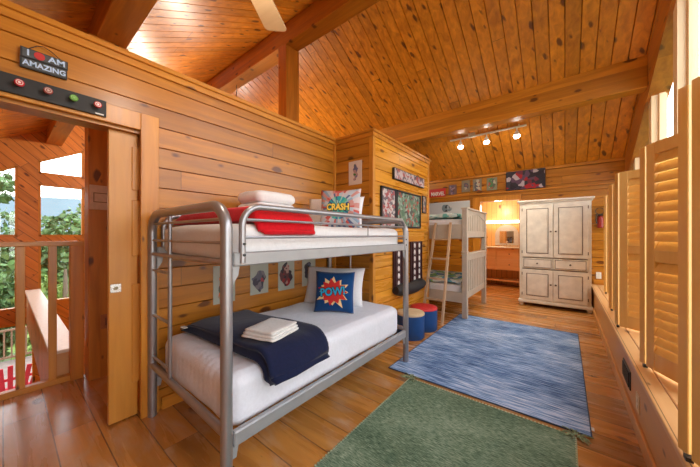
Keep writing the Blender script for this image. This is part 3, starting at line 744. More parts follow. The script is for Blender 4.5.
o = mk('folded_blanket', bm, m_red, None, 'all'); tag(o, 'bright red folded blanket draped over the upper bunk mattress', 'blanket')
# towels
def folded(name, c, size, label, cat, rz=0, layers=3, m=m_towel):
    bm = BM(); h = size[2] / layers
    for k in range(layers): rslab(bm, (random.uniform(-.006, .006), random.uniform(-.006, .006), h * (k + .5)), (size[0] - .012 * k, size[1] - .01 * k, h * 1.04), h * .5, 9, .005, 12, k * 4)
    o = mk(name, bm, m, None, 'all'); o.location = c; o.rotation_euler = (0, 0, rz); return tag(o, label, cat)
folded('folded_towel', (-1.44, 1.04, .688), (.24, .26, .052), 'white folded towels lying on the navy quilt', 'towel', .25, 3)
folded('folded_duvet', (-2.02, 1.42, 1.372), (.34, .42, .285), 'white folded bedding behind the red blanket on the upper bunk', 'bedding', .05, 3, m_sheet2)
# pillows : function placing a cushion leaning towards +Y
def place(o, x, y, z, lean, rz=0):
    o.location = (x, y, z); o.rotation_euler = (-lean, 0, rz)
def pillow(label, x, y, z, w, h, t, lean, rz, m, name='pillow', cat='pillow'):
    bm, hh = cushion(w, h, t)
    bmesh.ops.translate(bm, verts=bm.verts, vec=(0, 0, h / 2))
    o = mk(name, bm, m, None, 'all'); place(o, x, y, z, lean, rz); tag(o, label, cat); return o, hh
pillow('white bed pillow standing at the head of the lower metal bunk', -1.905, 2.12, .568, .66, .40, .16, .25, .36, m_pil)
pillow('white bed pillow standing at the head of the upper metal bunk', -1.965, 2.20, 1.355, .66, .37, .15, .25, .34, m_pil)
def burst(n, r0, r1, sy=1, seed=0, jit=.2):
    rnd = random.Random(seed); out = []
    for k in range(2 * n):
        a = PI * k / n; r = (r1 * (1 + rnd.uniform(-jit, jit))) if k % 2 == 0 else r0
        out.append((r * math.cos(a), r * math.sin(a) * sy))
    return out
m_pb = cloth('deep blue cushion', (.006, .055, .19), None)
cu, hh = pillow('blue square cushion printed POW in a red and cream burst', -1.70, 1.91, .572, .385, .385, .13, .20, .48, m_pb, 'printed_cushion', 'cushion')
S2 = .385
def on_cushion(off):
    def f(co):
        u, v = co.x / (S2 / 2), co.y / (S2 / 2)
        u = max(-1, min(1, u)); v = max(-1, min(1, v))
        return Vector((co.x, -(.5 * .13 / .5 * (max(0, (1 - abs(u) ** 2.6)) * max(0, (1 - abs(v) ** 2.6))) ** .5 * .5 * 2 * .5) * 2 * .5 - off, co.y + S2 / 2))
    return f
def hcush(u, v, t): return t / 2 * (max(0, (1 - abs(u) ** 2.6)) * max(0, (1 - abs(v) ** 2.6))) ** .5
def onc(t, w, off):
    return lambda co: Vector((co.x, -hcush(co.x / (w / 2), co.y / (w / 2), t) - off, co.y + w / 2))
def decal(name, poly_or_bm, m, parent, t, w, off):
    if isinstance(poly_or_bm, list):
        b = BM(); c = b.verts.new((0, 0, 0)); vs = [b.verts.new((x, y, 0)) for x, y in poly_or_bm]
        for i in range(len(vs)): b.faces.new((c, vs[i], vs[(i + 1) % len(vs)]))
    else: b = poly_or_bm
    conform(b, onc(t, w, off), .018)
    o = mk(name, b, m, parent, local=True); return o
m_cr = plain('cream print', (.85, .62, .30), .8, var=.04); m_rp = plain('red print', (.62, .02, .015), .8, var=.04)
m_cy = plain('sky blue print', (.02, .38, .62), .8, var=.04); m_bk = plain('black print', (.01, .01, .015), .8)
decal('burst_print', burst(12, .108, .16, .86, 3), m_cr, cu, .13, S2, .006)
decal('burst_print', burst(11, .10, .130, .82, 5), m_rp, cu, .13, S2, .009)
b = text_bm('POW!', .098, 0, .008, .92); bmesh.ops.rotate(b, verts=b.verts, matrix=Matrix.Rotation(.12, 3, 'Z')); decal('lettering', b, m_bk, cu, .13, S2, .012)
b = text_bm('POW!', .098, 0, .003, .92); bmesh.ops.rotate(b, verts=b.verts, matrix=Matrix.Rotation(.12, 3, 'Z')); decal('lettering', b, m_cy, cu, .13, S2, .015)
# multicolour cushion
def raymat():
    m, nt, b = newmat('radial comic print')
    tc = nd(nt, 'ShaderNodeTexCoord').outputs['Object']; sp = nd(nt, 'ShaderNodeSeparateXYZ'); nt.links.new(tc, sp.inputs[0])
    x = sp.outputs[0]; z = mth(nt, 'SUBTRACT', sp.outputs[2], .20)
    a = mth(nt, 'ARCTAN2', z, x); rr = mth(nt, 'SQRT', mth(nt, 'ADD', mth(nt, 'MULTIPLY', x, x), mth(nt, 'MULTIPLY', z, z)))
    k = mth(nt, 'FLOOR', mth(nt, 'MULTIPLY', a, 7.6)); ri = mth(nt, 'FLOOR', mth(nt, 'MULTIPLY', mth(nt, 'ADD', rr, mth(nt, 'MULTIPLY', noise_n(nt, tc, 18, 2), .05)), 11.0))
    wn_ = nd(nt, 'ShaderNodeTexWhiteNoise', noise_dimensions='2D'); nt.links.new(comb(nt, k, ri, 0.0), wn_.inputs['Vector'])
    outer = ramp(nt, wn_.outputs[0], [(0, (.55, .10, .08)), (.2, (.45, .50, .55)), (.38, (.10, .13, .25)), (.52, (.55, .25, .22)), (.68, (.25, .35, .45)), (.82, (.6, .5, .5))], True)
    inner = ramp(nt, wn_.outputs[0], [(0, (.03, .35, .38)), (.3, (.10, .45, .30)), (.55, (.04, .10, .25)), (.75, (.30, .55, .50))], True)
    nt.links.new(mix(nt, mth(nt, 'LESS_THAN', rr, .115), outer, inner), b.inputs['Base Color']); b.inputs['Roughness'].default_value = .9
    return m
cu, hh = pillow('multicoloured comic burst cushion with yellow lettering on the upper bunk', -1.735, 2.03, 1.36, .42, .40, .13, .16, .40, raymat(), 'printed_cushion', 'cushion')
m_ye = plain('yellow print', (.85, .62, .10), .8, var=.1)
b = text_bm('CRASH', .085, 0, .009, .85); decal('lettering', b, m_bk, cu, .13, .40, .007)
b = text_bm('CRASH', .085, 0, .004, .85); decal('lettering', b, m_ye, cu, .13, .40, .010)
# ------------------------------------------------------------------ rugs
bm = BM(); box(bm, -1.35, .135, 2.33, 4.64, .0005, .008, .002)
t = thing('blue_rug', 'blue streaked rectangular rug reaching under the bunk post', 'rug', (-.6, 3.5, 0))
mk('pile', bm, rugmat('blue streaked pile', [(.38, (.03, .065, .17)), (.46, (.11, .21, .43)), (.54, (.30, .45, .70)), (.62, (.60, .70, .84))], 5.0, 80), t)
bm = BM(); e = .006
for q in ((-1.352, .137, 2.326, 2.334), (-1.352, .137, 4.636, 4.644), (-1.354, -1.346, 2.326, 4.644), (.131, .139, 2.326, 4.644)): box(bm, *q, .0005, .0085, .001)
mk('bound_edge', bm, plain('dark blue binding', (.03, .05, .10), .9), t)
obox('care_label', (.137, .155, 2.42, 2.46, .0005, .002), m_white, t)
t = thing('green_rug', 'green woven rug with corner tassels in the foreground', 'rug', (-.5, 1.4, 0))
bm = BM(); box(bm, -1.10, .055, .5, 2.275, .0005, .008, .002)
mk('pile', bm, rugmat('green heathered weave', [(.38, (.045, .085, .055)), (.47, (.12, .19, .12)), (.56, (.22, .31, .21)), (.64, (.38, .46, .34))], 26, 190), t)
m_gw = plain('pale green stitch', (.45, .48, .30), .9)
bm = BM()
def stitch(x0, y0, x1, y1):
    n = int(math.hypot(x1 - x0, y1 - y0) / .022)
    for k in range(n):
        f = (k + .25) / n; x = x0 + (x1 - x0) * f; y = y0 + (y1 - y0) * f; box(bm, x - .005, x + .005, y - .005, y + .005, .001, .0105)
for q in ((-1.10, .5, -1.10, 2.275), (.055, .5, .055, 2.275), (-1.10, 2.275, .055, 2.275)): stitch(*q)
mk('stitched_edge', bm, m_gw, t)
for cx, cy in ((-1.10, 2.28), (.055, 2.28)):
    bm = BM(); rnd = random.Random(3)
    for k in range(26):
        a = rnd.uniform(0, 2 * PI); l = rnd.uniform(.035, .09); a2 = a + rnd.uniform(-1, 1)
        p = Vector((cx + .01 * math.cos(a), cy + .01 * math.sin(a), .008)); q = p + Vector((l * math.cos(a), l * .7 * math.sin(a), rnd.uniform(-.001, .012)))
        tube(bm, [p, (p + q) / 2 + Vector((0, 0, .012)), q], .0035, 5)
    mk('tassel', bm, plain('mixed green yarn', (.26, .34, .20), .9, var=.6, scale=60), t)
# ------------------------------------------------------------------ stools
m_stb = plain('royal blue vinyl', (.012, .07, .24), .45, var=.04)
for (x, y, r, h, mt, lab) in ((-1.56, 3.24, .175, .32, plain('tan seat top', (.62, .47, .28), .6), 'blue drum stool with a tan top beside the metal bunk'),
                              (-1.55, 3.625, .185, .31, plain('red seat top', (.62, .015, .02), .45), 'blue drum stool with a red top near the ladder foot')):
    t = thing('drum_stool', lab, 'stool', (x, y, 0), 'blue drum stools')
    bm = BM(); lathe(bm, (x, y, 0), [(r * .96, 0.0), (r, .01), (r, h - .03)], 40); mk('body', bm, m_stb, t, True)
    bm = BM(); lathe(bm, (x, y, h - .03), [(r * 1.0, 0), (r * 1.01, .008), (r * .99, .022), (r * .93, .03), (r * .5, .034)], 40); mk('seat', bm, mt, t, True)
# ------------------------------------------------------------------ painted wooden bunk bed
WX0, WX1, WY0, WY1 = -3.22, -1.18, 4.40, 5.72
wb = thing('wooden_bunk_bed', 'greige painted wooden bunk bed beyond the closet', 'bunk bed', ((WX0 + WX1) / 2, 5.0, 0))
ps = .075
for x in (WX0, WX1):
    x0, x1 = (x - ps, x) if x == WX1 else (x, x + ps)
    for y0 in (WY0, WY1 - ps):
        z0 = .0085 if (x == WX1 and y0 == WY0) else 0
        bm = BM(); box(bm, x0, x1, y0, y0 + ps, z0, 1.70, .004); mk('post', bm, m_bunkw, wb)
        bm = BM(); box(bm, x0 - .008, x1 + .008, y0 - .008, y0 + ps + .008, 1.03, 1.05, .004); mk('post_collar', bm, m_bunkw, wb)
    xm = (x0 + x1) / 2
    # top cap, curved upper board and slatted panels
    bm = BM(); box(bm, x0 - .012, x1 + .012, WY0 - .012, WY1 + .012, 1.70, 1.725, .005); mk('top_cap', bm, m_bunkw, wb)
    for (za, zb, arch) in ((1.26, 1.70, True), (.30, .99, False)):
        bm = BM(); ya, yb = WY0 + ps, WY1 - ps
        box(bm, xm - .018, xm + .018, ya, yb, za, za + .10, .003)
        if arch:
            mk('end_board', bm, m_bunkw, wb); bm = BM()
            N = 16; pl = [(xm - .018, ya, 1.70), (xm - .018, yb, 1.70)]
            pl += [(xm - .018, yb - (yb - ya) * k / N, 1.56 + .09 * math.sin(PI * k / N)) for k in range(N + 1)]
            prism(bm, pl, (.036, 0, 0))
        else:
            b2 = BM(); box(b2, xm - .03, xm + .03, ya, yb, zb - .09, zb, .003); mk('end_rail', b2, m_bunkw, wb)
            b2 = BM(); box(b2, x0 - .01, x1 + .01, WY0 - .01, WY1 + .01, zb, zb + .022, .004); mk('middle_cap', b2, m_bunkw, wb)
        mk('end_board', bm, m_bunkw, wb)
        n = 10; w_ = (yb - ya) / n
        for k in range(n):
            bm = BM(); box(bm, xm - .009, xm + .009, ya + k * w_ + w_ * .16, ya + (k + 1) * w_ - w_ * .16, za + .10, (1.66 if arch else zb - .085), .002)
            mk('end_slat', bm, m_bunkw, wb)
for y0, y1 in ((WY0 + .012, WY0 + .04), (WY1 - .04, WY1 - .012)):
    for z0, z1 in ((1.24, 1.47), (.24, .40)):
        bm = BM(); box(bm, WX0 + ps, WX1 - ps, y0, y1, z0, z1, .004); mk('side_rail', bm, m_bunkw, wb)
for zz in (1.26, .27):
    bm = BM()
    for k in range(12): box(bm, WX0 + .12 + k * .155, WX0 + .2 + k * .155, WY0 + .045, WY1 - .045, zz, zz + .02)
    mk('slats', bm, m_ladder, wb)
t = thing('bunk_ladder', 'pale wooden ladder leaning on the painted bunk bed', 'ladder', (-1.52, 4.15, 0))
def lad(xb, xt):
    bm = BM(); a = Vector((xb, 3.92, 0)); b = Vector((xt, 4.385, 1.50)); d_ = (b - a)
    s = .022
    prism(bm, [a + Vector((-s * .7, -s, 0)), a + Vector((s * .7, -s, 0)), a + Vector((s * .7, s, 0)), a + Vector((-s * .7, s, 0))], d_)
    mk('ladder_rail', bm, m_ladder, t); return a, b
a0, b0 = lad(-1.70, -1.66); a1, b1 = lad(-1.395, -1.42)
for f in (.22, .42, .62, .82):
    p, q = a0.lerp(b0, f), a1.lerp(b1, f)
    bm = BM(); box(bm, p.x + .01, q.x - .01, p.y - .03, p.y + .03, p.z - .011, p.z + .011, .003); mk('rung', bm, m_ladder, t)
m_quilt = art('blue green leaf quilt', (0, 0, 0), [(.55, .60, .55), (.12, .35, .42), (.25, .45, .12), (.65, .68, .62), (.06, .18, .35)], 4, full=True, seed=60, rough=.9)
m_teal = art('teal print quilt', (0, 0, 0), [(.15, .45, .42), (.5, .65, .6), (.08, .3, .32), (.6, .7, .65)], 4, full=True, seed=66, rough=.9)
for z, mm, lab, lab2 in ((1.285, m_teal, 'white mattress on the upper deck of the painted bunk', 'teal patterned quilt on the upper painted bunk'), (.295, m_quilt, 'white mattress on the lower deck of the painted bunk', 'blue and green patterned quilt on the lower painted bunk')):
    hh_ = .28 if z > 1 else .22
    bm = BM(); rslab(bm, (-2.2, 5.06, z + hh_ / 2), (1.84, 1.20, hh_), .05, 10, .004, 5, z)
    tag(mk('mattress', bm, m_sheet2, None, 'all'), lab, 'mattress')
    bm = BM()
    if z > 1: rslab(bm, (-2.05, 4.99, z + hh_ + .045), (1.4, 1.05, .07), .03, 14, .03, 4, z)
    else: rslab(bm, (-1.85, 4.93, z + hh_ + .045), (1.1, .98, .075), .03, 14, .035, 5, z)
    tag(mk('quilt', bm, mm, None, 'all'), lab2, 'quilt')
# ------------------------------------------------------------------ armoire
AX0, AX1, AYF, AYB = -.665, .345, 5.965, 6.405
ar = thing('armoire', 'whitewashed distressed armoire against the back wall', 'armoire', (-.16, 6.2, 0))
bm = BM()
box(bm, AX0, AX1, AYF + .02, AYB, .07, 1.88, .003); mk('body', bm, m_cream, ar)
bm = BM(); box(bm, AX0 - .02, AX1 + .02, AYF, AYB, 1.88, 1.905, .004); box(bm, AX0 - .04, AX1 + .04, AYF - .02, AYB, 1.905, 1.935, .006); mk('cornice', bm, m_cream, ar)
bm = BM(); box(bm, AX0 - .02, AX1 + .02, AYF - .01, AYB, .06, .11, .006); mk('plinth', bm, m_cream, ar)
for x in (AX0 - .01, AX1 - .06):
    for y in (AYF, AYB - .08):
        bm = BM(); lathe(bm, (x + .035, y + .035, 0), [(.022, 0), (.035, .02), (.034, .045), (.026, .06)], 16); mk('foot', bm, m_cream, ar, True)
xc = (AX0 + AX1) / 2
def panel_door(x0, x1, z0, z1, kx, kz, hx):
    dd = obox('door', (x0, x1, AYF, AYF + .022, z0, z1), m_cream, ar, .003)
    g = .062
    bm = BM()
    for q in ((x0 + g, x1 - g, z0 + g, z0 + g + .009), (x0 + g, x1 - g, z1 - g - .009, z1 - g), (x0 + g, x0 + g + .009, z0 + g, z1 - g), (x1 - g - .009, x1 - g, z0 + g, z1 - g)):
        box(bm, q[0], q[1], AYF - .004, AYF, q[2], q[3])
    mk('panel_molding', bm, m_creamd, dd)
    bm = BM(); box(bm, x0 + g + .02, x1 - g - .02, AYF - .007, AYF, z0 + g + .02, z1 - g - .02, .003); mk('raised_panel', bm, m_cream, dd)
    bm = BM(); lathe(bm, (kx, AYF - .028, kz), [(.014, 0), (.015, .01), (.006, .014), (.006, .028)], 14, 'Y'); mk('knob', bm, m_creamd, dd, True)
    for z in (z0 + .06, z1 - .1):
        bm = BM(); box(bm, hx - .006, hx + .006, AYF - .004, AYF + .004, z, z + .05); mk('hinge', bm, m_creamd, dd)
xl0, xl1, xr0, xr1 = AX0 + .045, xc - .006, xc + .006, AX1 - .045
panel_door(xl0, xl1, .905, 1.84, xl1 - .03, 1.36, xl0 - .004); panel_door(xr0, xr1, .905, 1.84, xr0 + .03, 1.36, xr1 + .004)
panel_door(xl0, xl1, .135, .665, xl1 - .03, .42, xl0 - .004); panel_door(xr0, xr1, .135, .665, xr0 + .03, .42, xr1 + .004)
for x0, x1 in ((xl0, xl1), (xr0, xr1)):
    dr = obox('drawer', (x0 + .01, x1 - .01, AYF, AYF + .022, .70, .875), m_cream, ar, .003)
    bm = BM()
    for q in ((x0 + .02, x1 - .02, .712, .719), (x0 + .02, x1 - .02, .856, .863), (x0 + .02, x0 + .027, .712, .863), (x1 - .027, x1 - .02, .712, .863)): box(bm, q[0], q[1], AYF - .003, AYF, q[2], q[3])
    mk('drawer_molding', bm, m_creamd, dr)
    bm = BM(); lathe(bm, ((x0 + x1) / 2, AYF - .028, .787), [(.014, 0), (.015, .01), (.006, .014), (.006, .028)], 14, 'Y'); mk('knob', bm, m_creamd, dr, True)
bm = BM()
for z in (.683, .889): box(bm, xl0, xr1, AYF + .012, AYF + .019, z - .005, z + .005)
mk('divider_line', bm, m_creamd, ar)
# fire extinguisher and outlet on back wall
t = thing('fire_extinguisher', 'small red extinguisher with black head on the back wall', 'fire extinguisher', (.455, 6.40, 1.5))
bm = BM(); lathe(bm, (.485, 6.405, 1.42), [(.03, 0), (.042, .012), (.042, .17), (.03, .20), (.014, .215)], 20); mk('cylinder', bm, plain('red enamel', (.32, .02, .012), .3), t, True)
bm = BM(); box(bm, .455, .515, 6.365, 6.42, 1.635, 1.665, .004); tube(bm, [(.47, 6.37, 1.66), (.43, 6.36, 1.66), (.425, 6.36, 1.56), (.435, 6.36, 1.50)], .008, 8)
tube(bm, [(.475 + .055 * math.cos(a), 6.40, 1.715 + .055 * math.sin(a)) for a in [2 * PI * k / 16 for k in range(17)]], .006, 6); mk('valve_head', bm, m_black, t); obox('wall_bracket', (.45, .52, 6.44, 6.452, 1.44, 1.64), m_black, t)
t = thing('wall_outlet', 'white power outlet on the back wall right of the armoire', 'outlet', (.465, 6.44, .55))
obox('cover_plate', (.43, .50, 6.438, 6.447, .535, .65), m_white, t, .002); bm = BM(); box(bm, .45, .48, 6.435, 6.439, .555, .585); box(bm, .45, .48, 6.435, 6.439, .60, .63); mk('socket', bm, m_cream, t)
# ------------------------------------------------------------------ bathroom things
vb = thing('bathroom_vanity', 'pine vanity with drawers seen through the back doorway', 'vanity', (-1.35, 7.95, 0))
m_van = wood('vanity pine', 'X', 'Z', .5, (.66, .34, .13), (.82, .50, .22), .4, joint=99, knots=.2)
bm = BM(); box(bm, -1.9, -.8, 7.72, 8.195, .42, .97, .003); mk('cabinet', bm, m_van, vb)
for z0, z1 in ((.44, .69), (.71, .95)):
    for x0, x1 in ((-1.88, -1.37), (-1.33, -.82)):
        dr = obox('drawer', (x0, x1, 7.705, 7.722, z0, z1), m_van, vb, .003); bm = BM(); lathe(bm, ((x0 + x1) / 2, 7.69, (z0 + z1) / 2), [(.014, 0), (.014, .008), (.006, .016)], 12, 'Y'); mk('knob', bm, m_creamd, dr)
bm = BM(); box(bm, -1.92, -.78, 7.69, 8.195, .97, 1.0, .004); mk('counter', bm, plain('white countertop', (.8, .74, .62), .25), vb)
for x in (-1.88, -.87):
    for y in (7.73, 8.12): obox('leg', (x, x + .06, y, y + .06, 0, .42), m_van, vb)
obox('shelf', (-1.86, -.84, 7.75, 8.18, .14, .17), m_van, vb)
bm = BM(); tube(bm, fillet([(-1.19, 8.08, 1.0), (-1.19, 8.08, 1.13), (-1.19, 7.98, 1.13), (-1.19, 7.98, 1.09)], .03, 4), .010, 10); cyl(bm, (-1.27, 8.08, 1.0), .012, .05, 10); cyl(bm, (-1.11, 8.08, 1.0), .012, .05, 10); mk('faucet', bm, m_chrome, vb, True)
t = thing('arched_mirror', 'white arched mirror over the bathroom vanity', 'mirror', (-1.2, 8.18, 1.03))
def archpoly(w, z0, zs, y, n=14): return [(-1.2 - w, y, z0), (-1.2 + w, y, z0)] + [(-1.2 + w * math.cos(PI * k / n), y, zs + w * math.sin(PI * k / n)) for k in range(n + 1)]
bm = BM(); prism(bm, archpoly(.27, 1.03, 1.30, 8.165), (0, .03, 0)); mk('mirror_frame', bm, plain('white mirror frame', (.5, .48, .44), .5), t)
bm = BM(); box(bm, -1.36, -1.04, 8.158, 8.164, 1.09, 1.40); mk('mirror_glass', bm, plain('silvered mirror', (.75, .75, .75), .03, 1.0, 0), t)
t = thing('vanity_light', 'glowing light bar above the bathroom mirror', 'wall lamp', (-1.3, 8.17, 1.7))
obox('backplate', (-1.75, -.85, 8.17, 8.198, 1.62, 1.67), m_chrome, t, .003)
bm = BM(); tube(bm, [(-1.74, 8.12, 1.645), (-.86, 8.12, 1.645)], .038, 14); mk('light_tube', bm, plain('glowing tube', (1, .9, .7), .4, emit=(1, .88, .66), estr=5), t, True)
# ------------------------------------------------------------------ track light
tr = thing('track_light', 'white ceiling track light with three glowing spots', 'ceiling light', (-1.13, 5.39, 3.12))
zc = roof(5.39)
bm = BM(); box(bm, -1.76, -.50, 5.375, 5.41, zc - .055, zc - .03, .003); mk('track', bm, m_white, tr)
bm = BM(); box(bm, -1.42, -1.30, 5.36, 5.42, zc - .06, zc + .02, .004); box(bm, -.62, -.60, 5.385, 5.40, zc - .04, zc + .0); mk('power_feed', bm, m_white, tr)
for x in (-1.56, -1.11, -.64):
    bm = BM(); cyl(bm, (x, 5.392, zc - .11), .010, .06, 10); lathe(bm, (x, 5.392, zc - .19), [(.045, 0), (.042, .03), (.02, .08), (.012, .09)], 18); h_ = mk('spot_head', bm, m_white, tr, True)
    bm = BM(); lathe(bm, (x, 5.392, zc - .222), [(.012, -.012), (.034, -.004), (.048, .018), (.045, .038)], 18); mk('lamp_face', bm, m_bulb, h_)
# ------------------------------------------------------------------ ceiling fan
HX, HY, HZ = -1.31, .69, 2.80
fan = thing('ceiling_fan', 'ceiling fan with pale wooden blades above the room', 'ceiling fan', (HX, HY, HZ))
bm = BM(); cyl(bm, (HX, HY, HZ + .08), .012, .30, 10); mk('down_rod', bm, m_metal, fan)
bm = BM(); lathe(bm, (HX, HY, HZ - .06), [(.05, 0), (.10, .03), (.11, .08), (.09, .13), (.03, .16)], 28); mk('motor_housing', bm, m_white, fan, True)
bm = BM(); lathe(bm, (HX, HY, HZ - .17), [(.03, 0), (.08, .02), (.11, .06), (.10, .105)], 28); mk('added_lamp_bowl', bm, m_glassw, fan, True)  # lamp bowl added out of view to light the room
for k in range(5):
    a = math.atan2(.84, -.54) + k * 2 * PI / 5
    M = Matrix.Translation((HX, HY, HZ)) @ Matrix.Rotation(a, 4, 'Z') @ Matrix.Rotation(.14, 4, 'X')
    bm = BM(); pl = fillet([(.17, -.065, 0), (.66, -.083, 0), (.66, .083, 0), (.17, .065, 0), (.17, -.065, 0)], .03, 5)[:-1]
    prism(bm, pl, (0, 0, .008)); bmesh.ops.transform(bm, matrix=M, verts=bm.verts); bl = mk('blade', bm, m_blade, fan)
    bm = BM(); box(bm, .09, .22, -.02, .02, -.008, 0); bmesh.ops.transform(bm, matrix=M, verts=bm.verts); mk('blade_arm', bm, m_metal, fan)
# ------------------------------------------------------------------ shutters
def leaf(parent, p, q, th=.014):
    p, q = Vector((*p, 0)), Vector((*q, 0)); Lg = (q - p).length; ang = math.atan2(q.y - p.y, q.x - p.x)
    M = Matrix.Translation((p.x, p.y, 0)) @ Matrix.Rotation(ang, 4, 'Z')
    z0, z1, st = .447, 1.885, .062
    bm = BM()
    box(bm, 0, st, -th, th, z0, z1, .003); box(bm, Lg - st, Lg, -th, th, z0, z1, .003)
    box(bm, st, Lg - st, -th * .9, th * .9, z0, z0 + .11, .002); box(bm, st, Lg - st, -th * .9, th * .9, z1 - .075, z1, .002); box(bm, st, Lg - st, -th * .9, th * .9, 1.13, 1.20, .002)
    bmesh.ops.transform(bm, matrix=M, verts=bm.verts); lf = mk('shutter_leaf', bm, m_shut, parent)
    bm = BM()
    for a, b in ((z0 + .11, 1.13), (1.20, z1 - .075)):
        n = round((b - a) / .060)
        for k in range(n):
            zc_ = a + (k + .5) * (b - a) / n
            Mk = M @ Matrix.Translation((0, 0, zc_)) @ Matrix.Rotation(math.radians(62), 4, 'X')
            t_ = bmesh.new(); box(t_, st, Lg - st, -.036, .036, -.0035, .0035, .002); bmesh.ops.transform(t_, matrix=Mk, verts=t_.verts); merge(bm, t_)
    mk('louvers', bm, m_shut, lf)
    return lf
sl = ['pine bifold shutter nearest the camera at the right edge', 'pine bifold shutter with a full louvered leaf, second along the ledge', 'pale pine bifold shutter, third along the window ledge', 'pine bifold shutter seen edge-on, fourth along the window ledge', 'pine bifold shutter farthest away by the back wall']
dirs = [(.45, -.893), (.447, -.894), (.84, -.54), (.70, -.71), (.80, -.60)]
tips = [(.365, 1.66), (.405, 2.64), (.385, 3.62), (.415, 4.36), (.47, 5.57)]
for i, y in enumerate((1.93, 2.90, 3.87, 4.84, 5.81)):
    t = thing('window_shutter', sl[i], 'shutter', (.6, y - .2, .43), 'pine bifold shutters along the window ledge')
    tx, ty = tips[i]
    leaf(t, (.805, y - .02), (tx, ty), .02)
    s = (tx + .022, ty - .045); dx, dy = dirs[i]; Ln = .36 if i != 2 else .34
    leaf(t, s, (s[0] + dx * Ln, s[1] + dy * Ln))
    bm = BM(); box(bm, tx + .0, tx + .02, ty - .04, ty - .01, .4315, .447); mk('floor_pin', bm, m_black, t)
# ------------------------------------------------------------------ outdoors
bm = BM()
N = 24
def gz(x, y): return -6.5 + 1.2 * noise.noise(Vector((x * .05, y * .05, 0)))
g = [[bm.verts.new((-60 + i * 4.0, -50 + j * 4.5, gz(-60 + i * 4.0, -50 + j * 4.5))) for j in range(N + 1)] for i in range(N + 1)]
for i in range(N):
    for j in range(N): bm.faces.new((g[i][j], g[i + 1][j], g[i + 1][j + 1], g[i][j + 1]))
o = mk('ground', bm, m_grass); o['kind'] = 'structure'
bm = BM()
for i in range(30):
    a0_, a1_ = -1.2 + i * .08, -1.2 + (i + 1) * .08
h0 = []
pts = [(-160, -140 + k * 14, 0) for k in range(22)]
lo = [bm.verts.new((-150, p[1], -20)) for p in pts]; hi = [bm.verts.new((-165, p[1], 16 + 7 * noise.noise(Vector((p[1] * .02, 3, 0))))) for p in pts]; bkk = [bm.verts.new((-200, p[1], -20)) for p in pts]
for k in range(21): bm.faces.new((lo[k], lo[k + 1], hi[k + 1], hi[k])); bm.faces.new((hi[k], hi[k + 1], bkk[k + 1], bkk[k]))
o = mk('hills', bm, plain('hazy blue hills', (.12, .17, .20), 1, var=.05, scale=.1)); o['kind'] = 'structure'
def tree(x, y, ztop, r, m, label, nl=2600, seed=0):
    rnd = random.Random(seed); zb = gz(x, y)
    t = thing('tree', label, 'tree', (x, y, zb), 'trees beyond the deck')
    bm = BM(); tube(bm, [(x, y, zb - .2), (x + .1, y, (zb + ztop) / 2), (x, y, ztop - r * .4)], [.22, .15, .05], 8); mk('trunk', bm, m_bark, t)
    bm = BM()
    blobs = [(Vector((x + rnd.uniform(-.6, .6) * r, y + rnd.uniform(-.6, .6) * r, ztop - r * .55 - rnd.uniform(0, 1) * (ztop - zb) * .65)), r * rnd.uniform(.4, .65)) for _ in range(16)]
    for k in range(nl):
        c, br = blobs[k % len(blobs)]
        d_ = Vector((rnd.gauss(0, 1), rnd.gauss(0, 1), rnd.gauss(0, 1))).normalized() * br * rnd.uniform(.7, 1.08)
        p = c + d_; s = rnd.uniform(.10, .22)
        u = Vector((rnd.gauss(0, 1), rnd.gauss(0, 1), rnd.gauss(0, 1))).normalized(); w_ = u.cross(Vector((rnd.gauss(0, 1), rnd.gauss(0, 1), rnd.gauss(0, 1)))).normalized()
        vs = [bm.verts.new(p + u * s), bm.verts.new(p + w_ * s * .6), bm.verts.new(p - u * s), bm.verts.new(p - w_ * s * .6)]
        bm.faces.new(vs)
    mk('foliage', bm, m, t)
tl = ['tall dark green tree at the left window edge', 'bushy green tree below the hills in the middle window', 'round leafy tree just right of the middle window centre', 'yellow-green low tree behind the deck rail', 'dark leafy tree behind the deck rail posts', 'farther green tree filling the lower pane', 'low shrubby tree at the foot of the hillside']
for i, (x, y, zt, r, m) in enumerate([(-17, -1.3, 4.9, 1.7, m_leaf), (-20.5, 1.0, 2.9, 1.8, m_leaf), (-24, 4.6, 3.2, 2.2, m_leaf), (-16.3, 1.6, .4, 1.3, m_leaf2), (-16.5, -4.4, 1.5, 1.7, m_leaf2), (-26, .9, 4.0, 2.2, m_leaf), (-22, -2.6, 3.4, 2.0, m_leaf)]):
    tree(x, y, zt, r, m, tl[i], 5200, i + 1)
bm = BM(); box(bm, -14, -8.15, -4, 5, -2.85, -2.72)
tag(mk('deck', bm, m_deck), 'grey weathered deck outside the gable windows', 'deck')
t = thing('deck_railing', 'brown deck railing behind the red chair', 'railing', (-13.9, 0, -2.72))
m_dr = plain('brown stained rail', (.16, .09, .05), .7)
obox('top_rail', (-13.95, -13.85, -4, 5, -1.75, -1.70), m_dr, t); obox('bottom_rail', (-13.94, -13.86, -4, 5, -2.62, -2.56), m_dr, t)
bm = BM()
for k in range(60): box(bm, -13.92, -13.88, -3.9 + k * .15, -3.86 + k * .15, -2.56, -1.75)
mk('balusters', bm, m_dr, t)
t = thing('garden_chair', 'crimson slatted garden chair on the deck outside', 'chair', (-9.9, .1, -2.72))
for k in range(7):
    a = (k - 3) * .07
    bm = BM(); M = Matrix.Translation((-9.9 , .1 + (k - 3) * .095, -2.36)) @ Matrix.Rotation(-a * .9, 4, 'X') @ Matrix.Rotation(.32, 4, 'Y')
    box(bm, -.01, .01, -.04, .04, 0, .80 - abs(k - 3) * .03, .004, M); mk('back_slat', bm, m_redp, t)
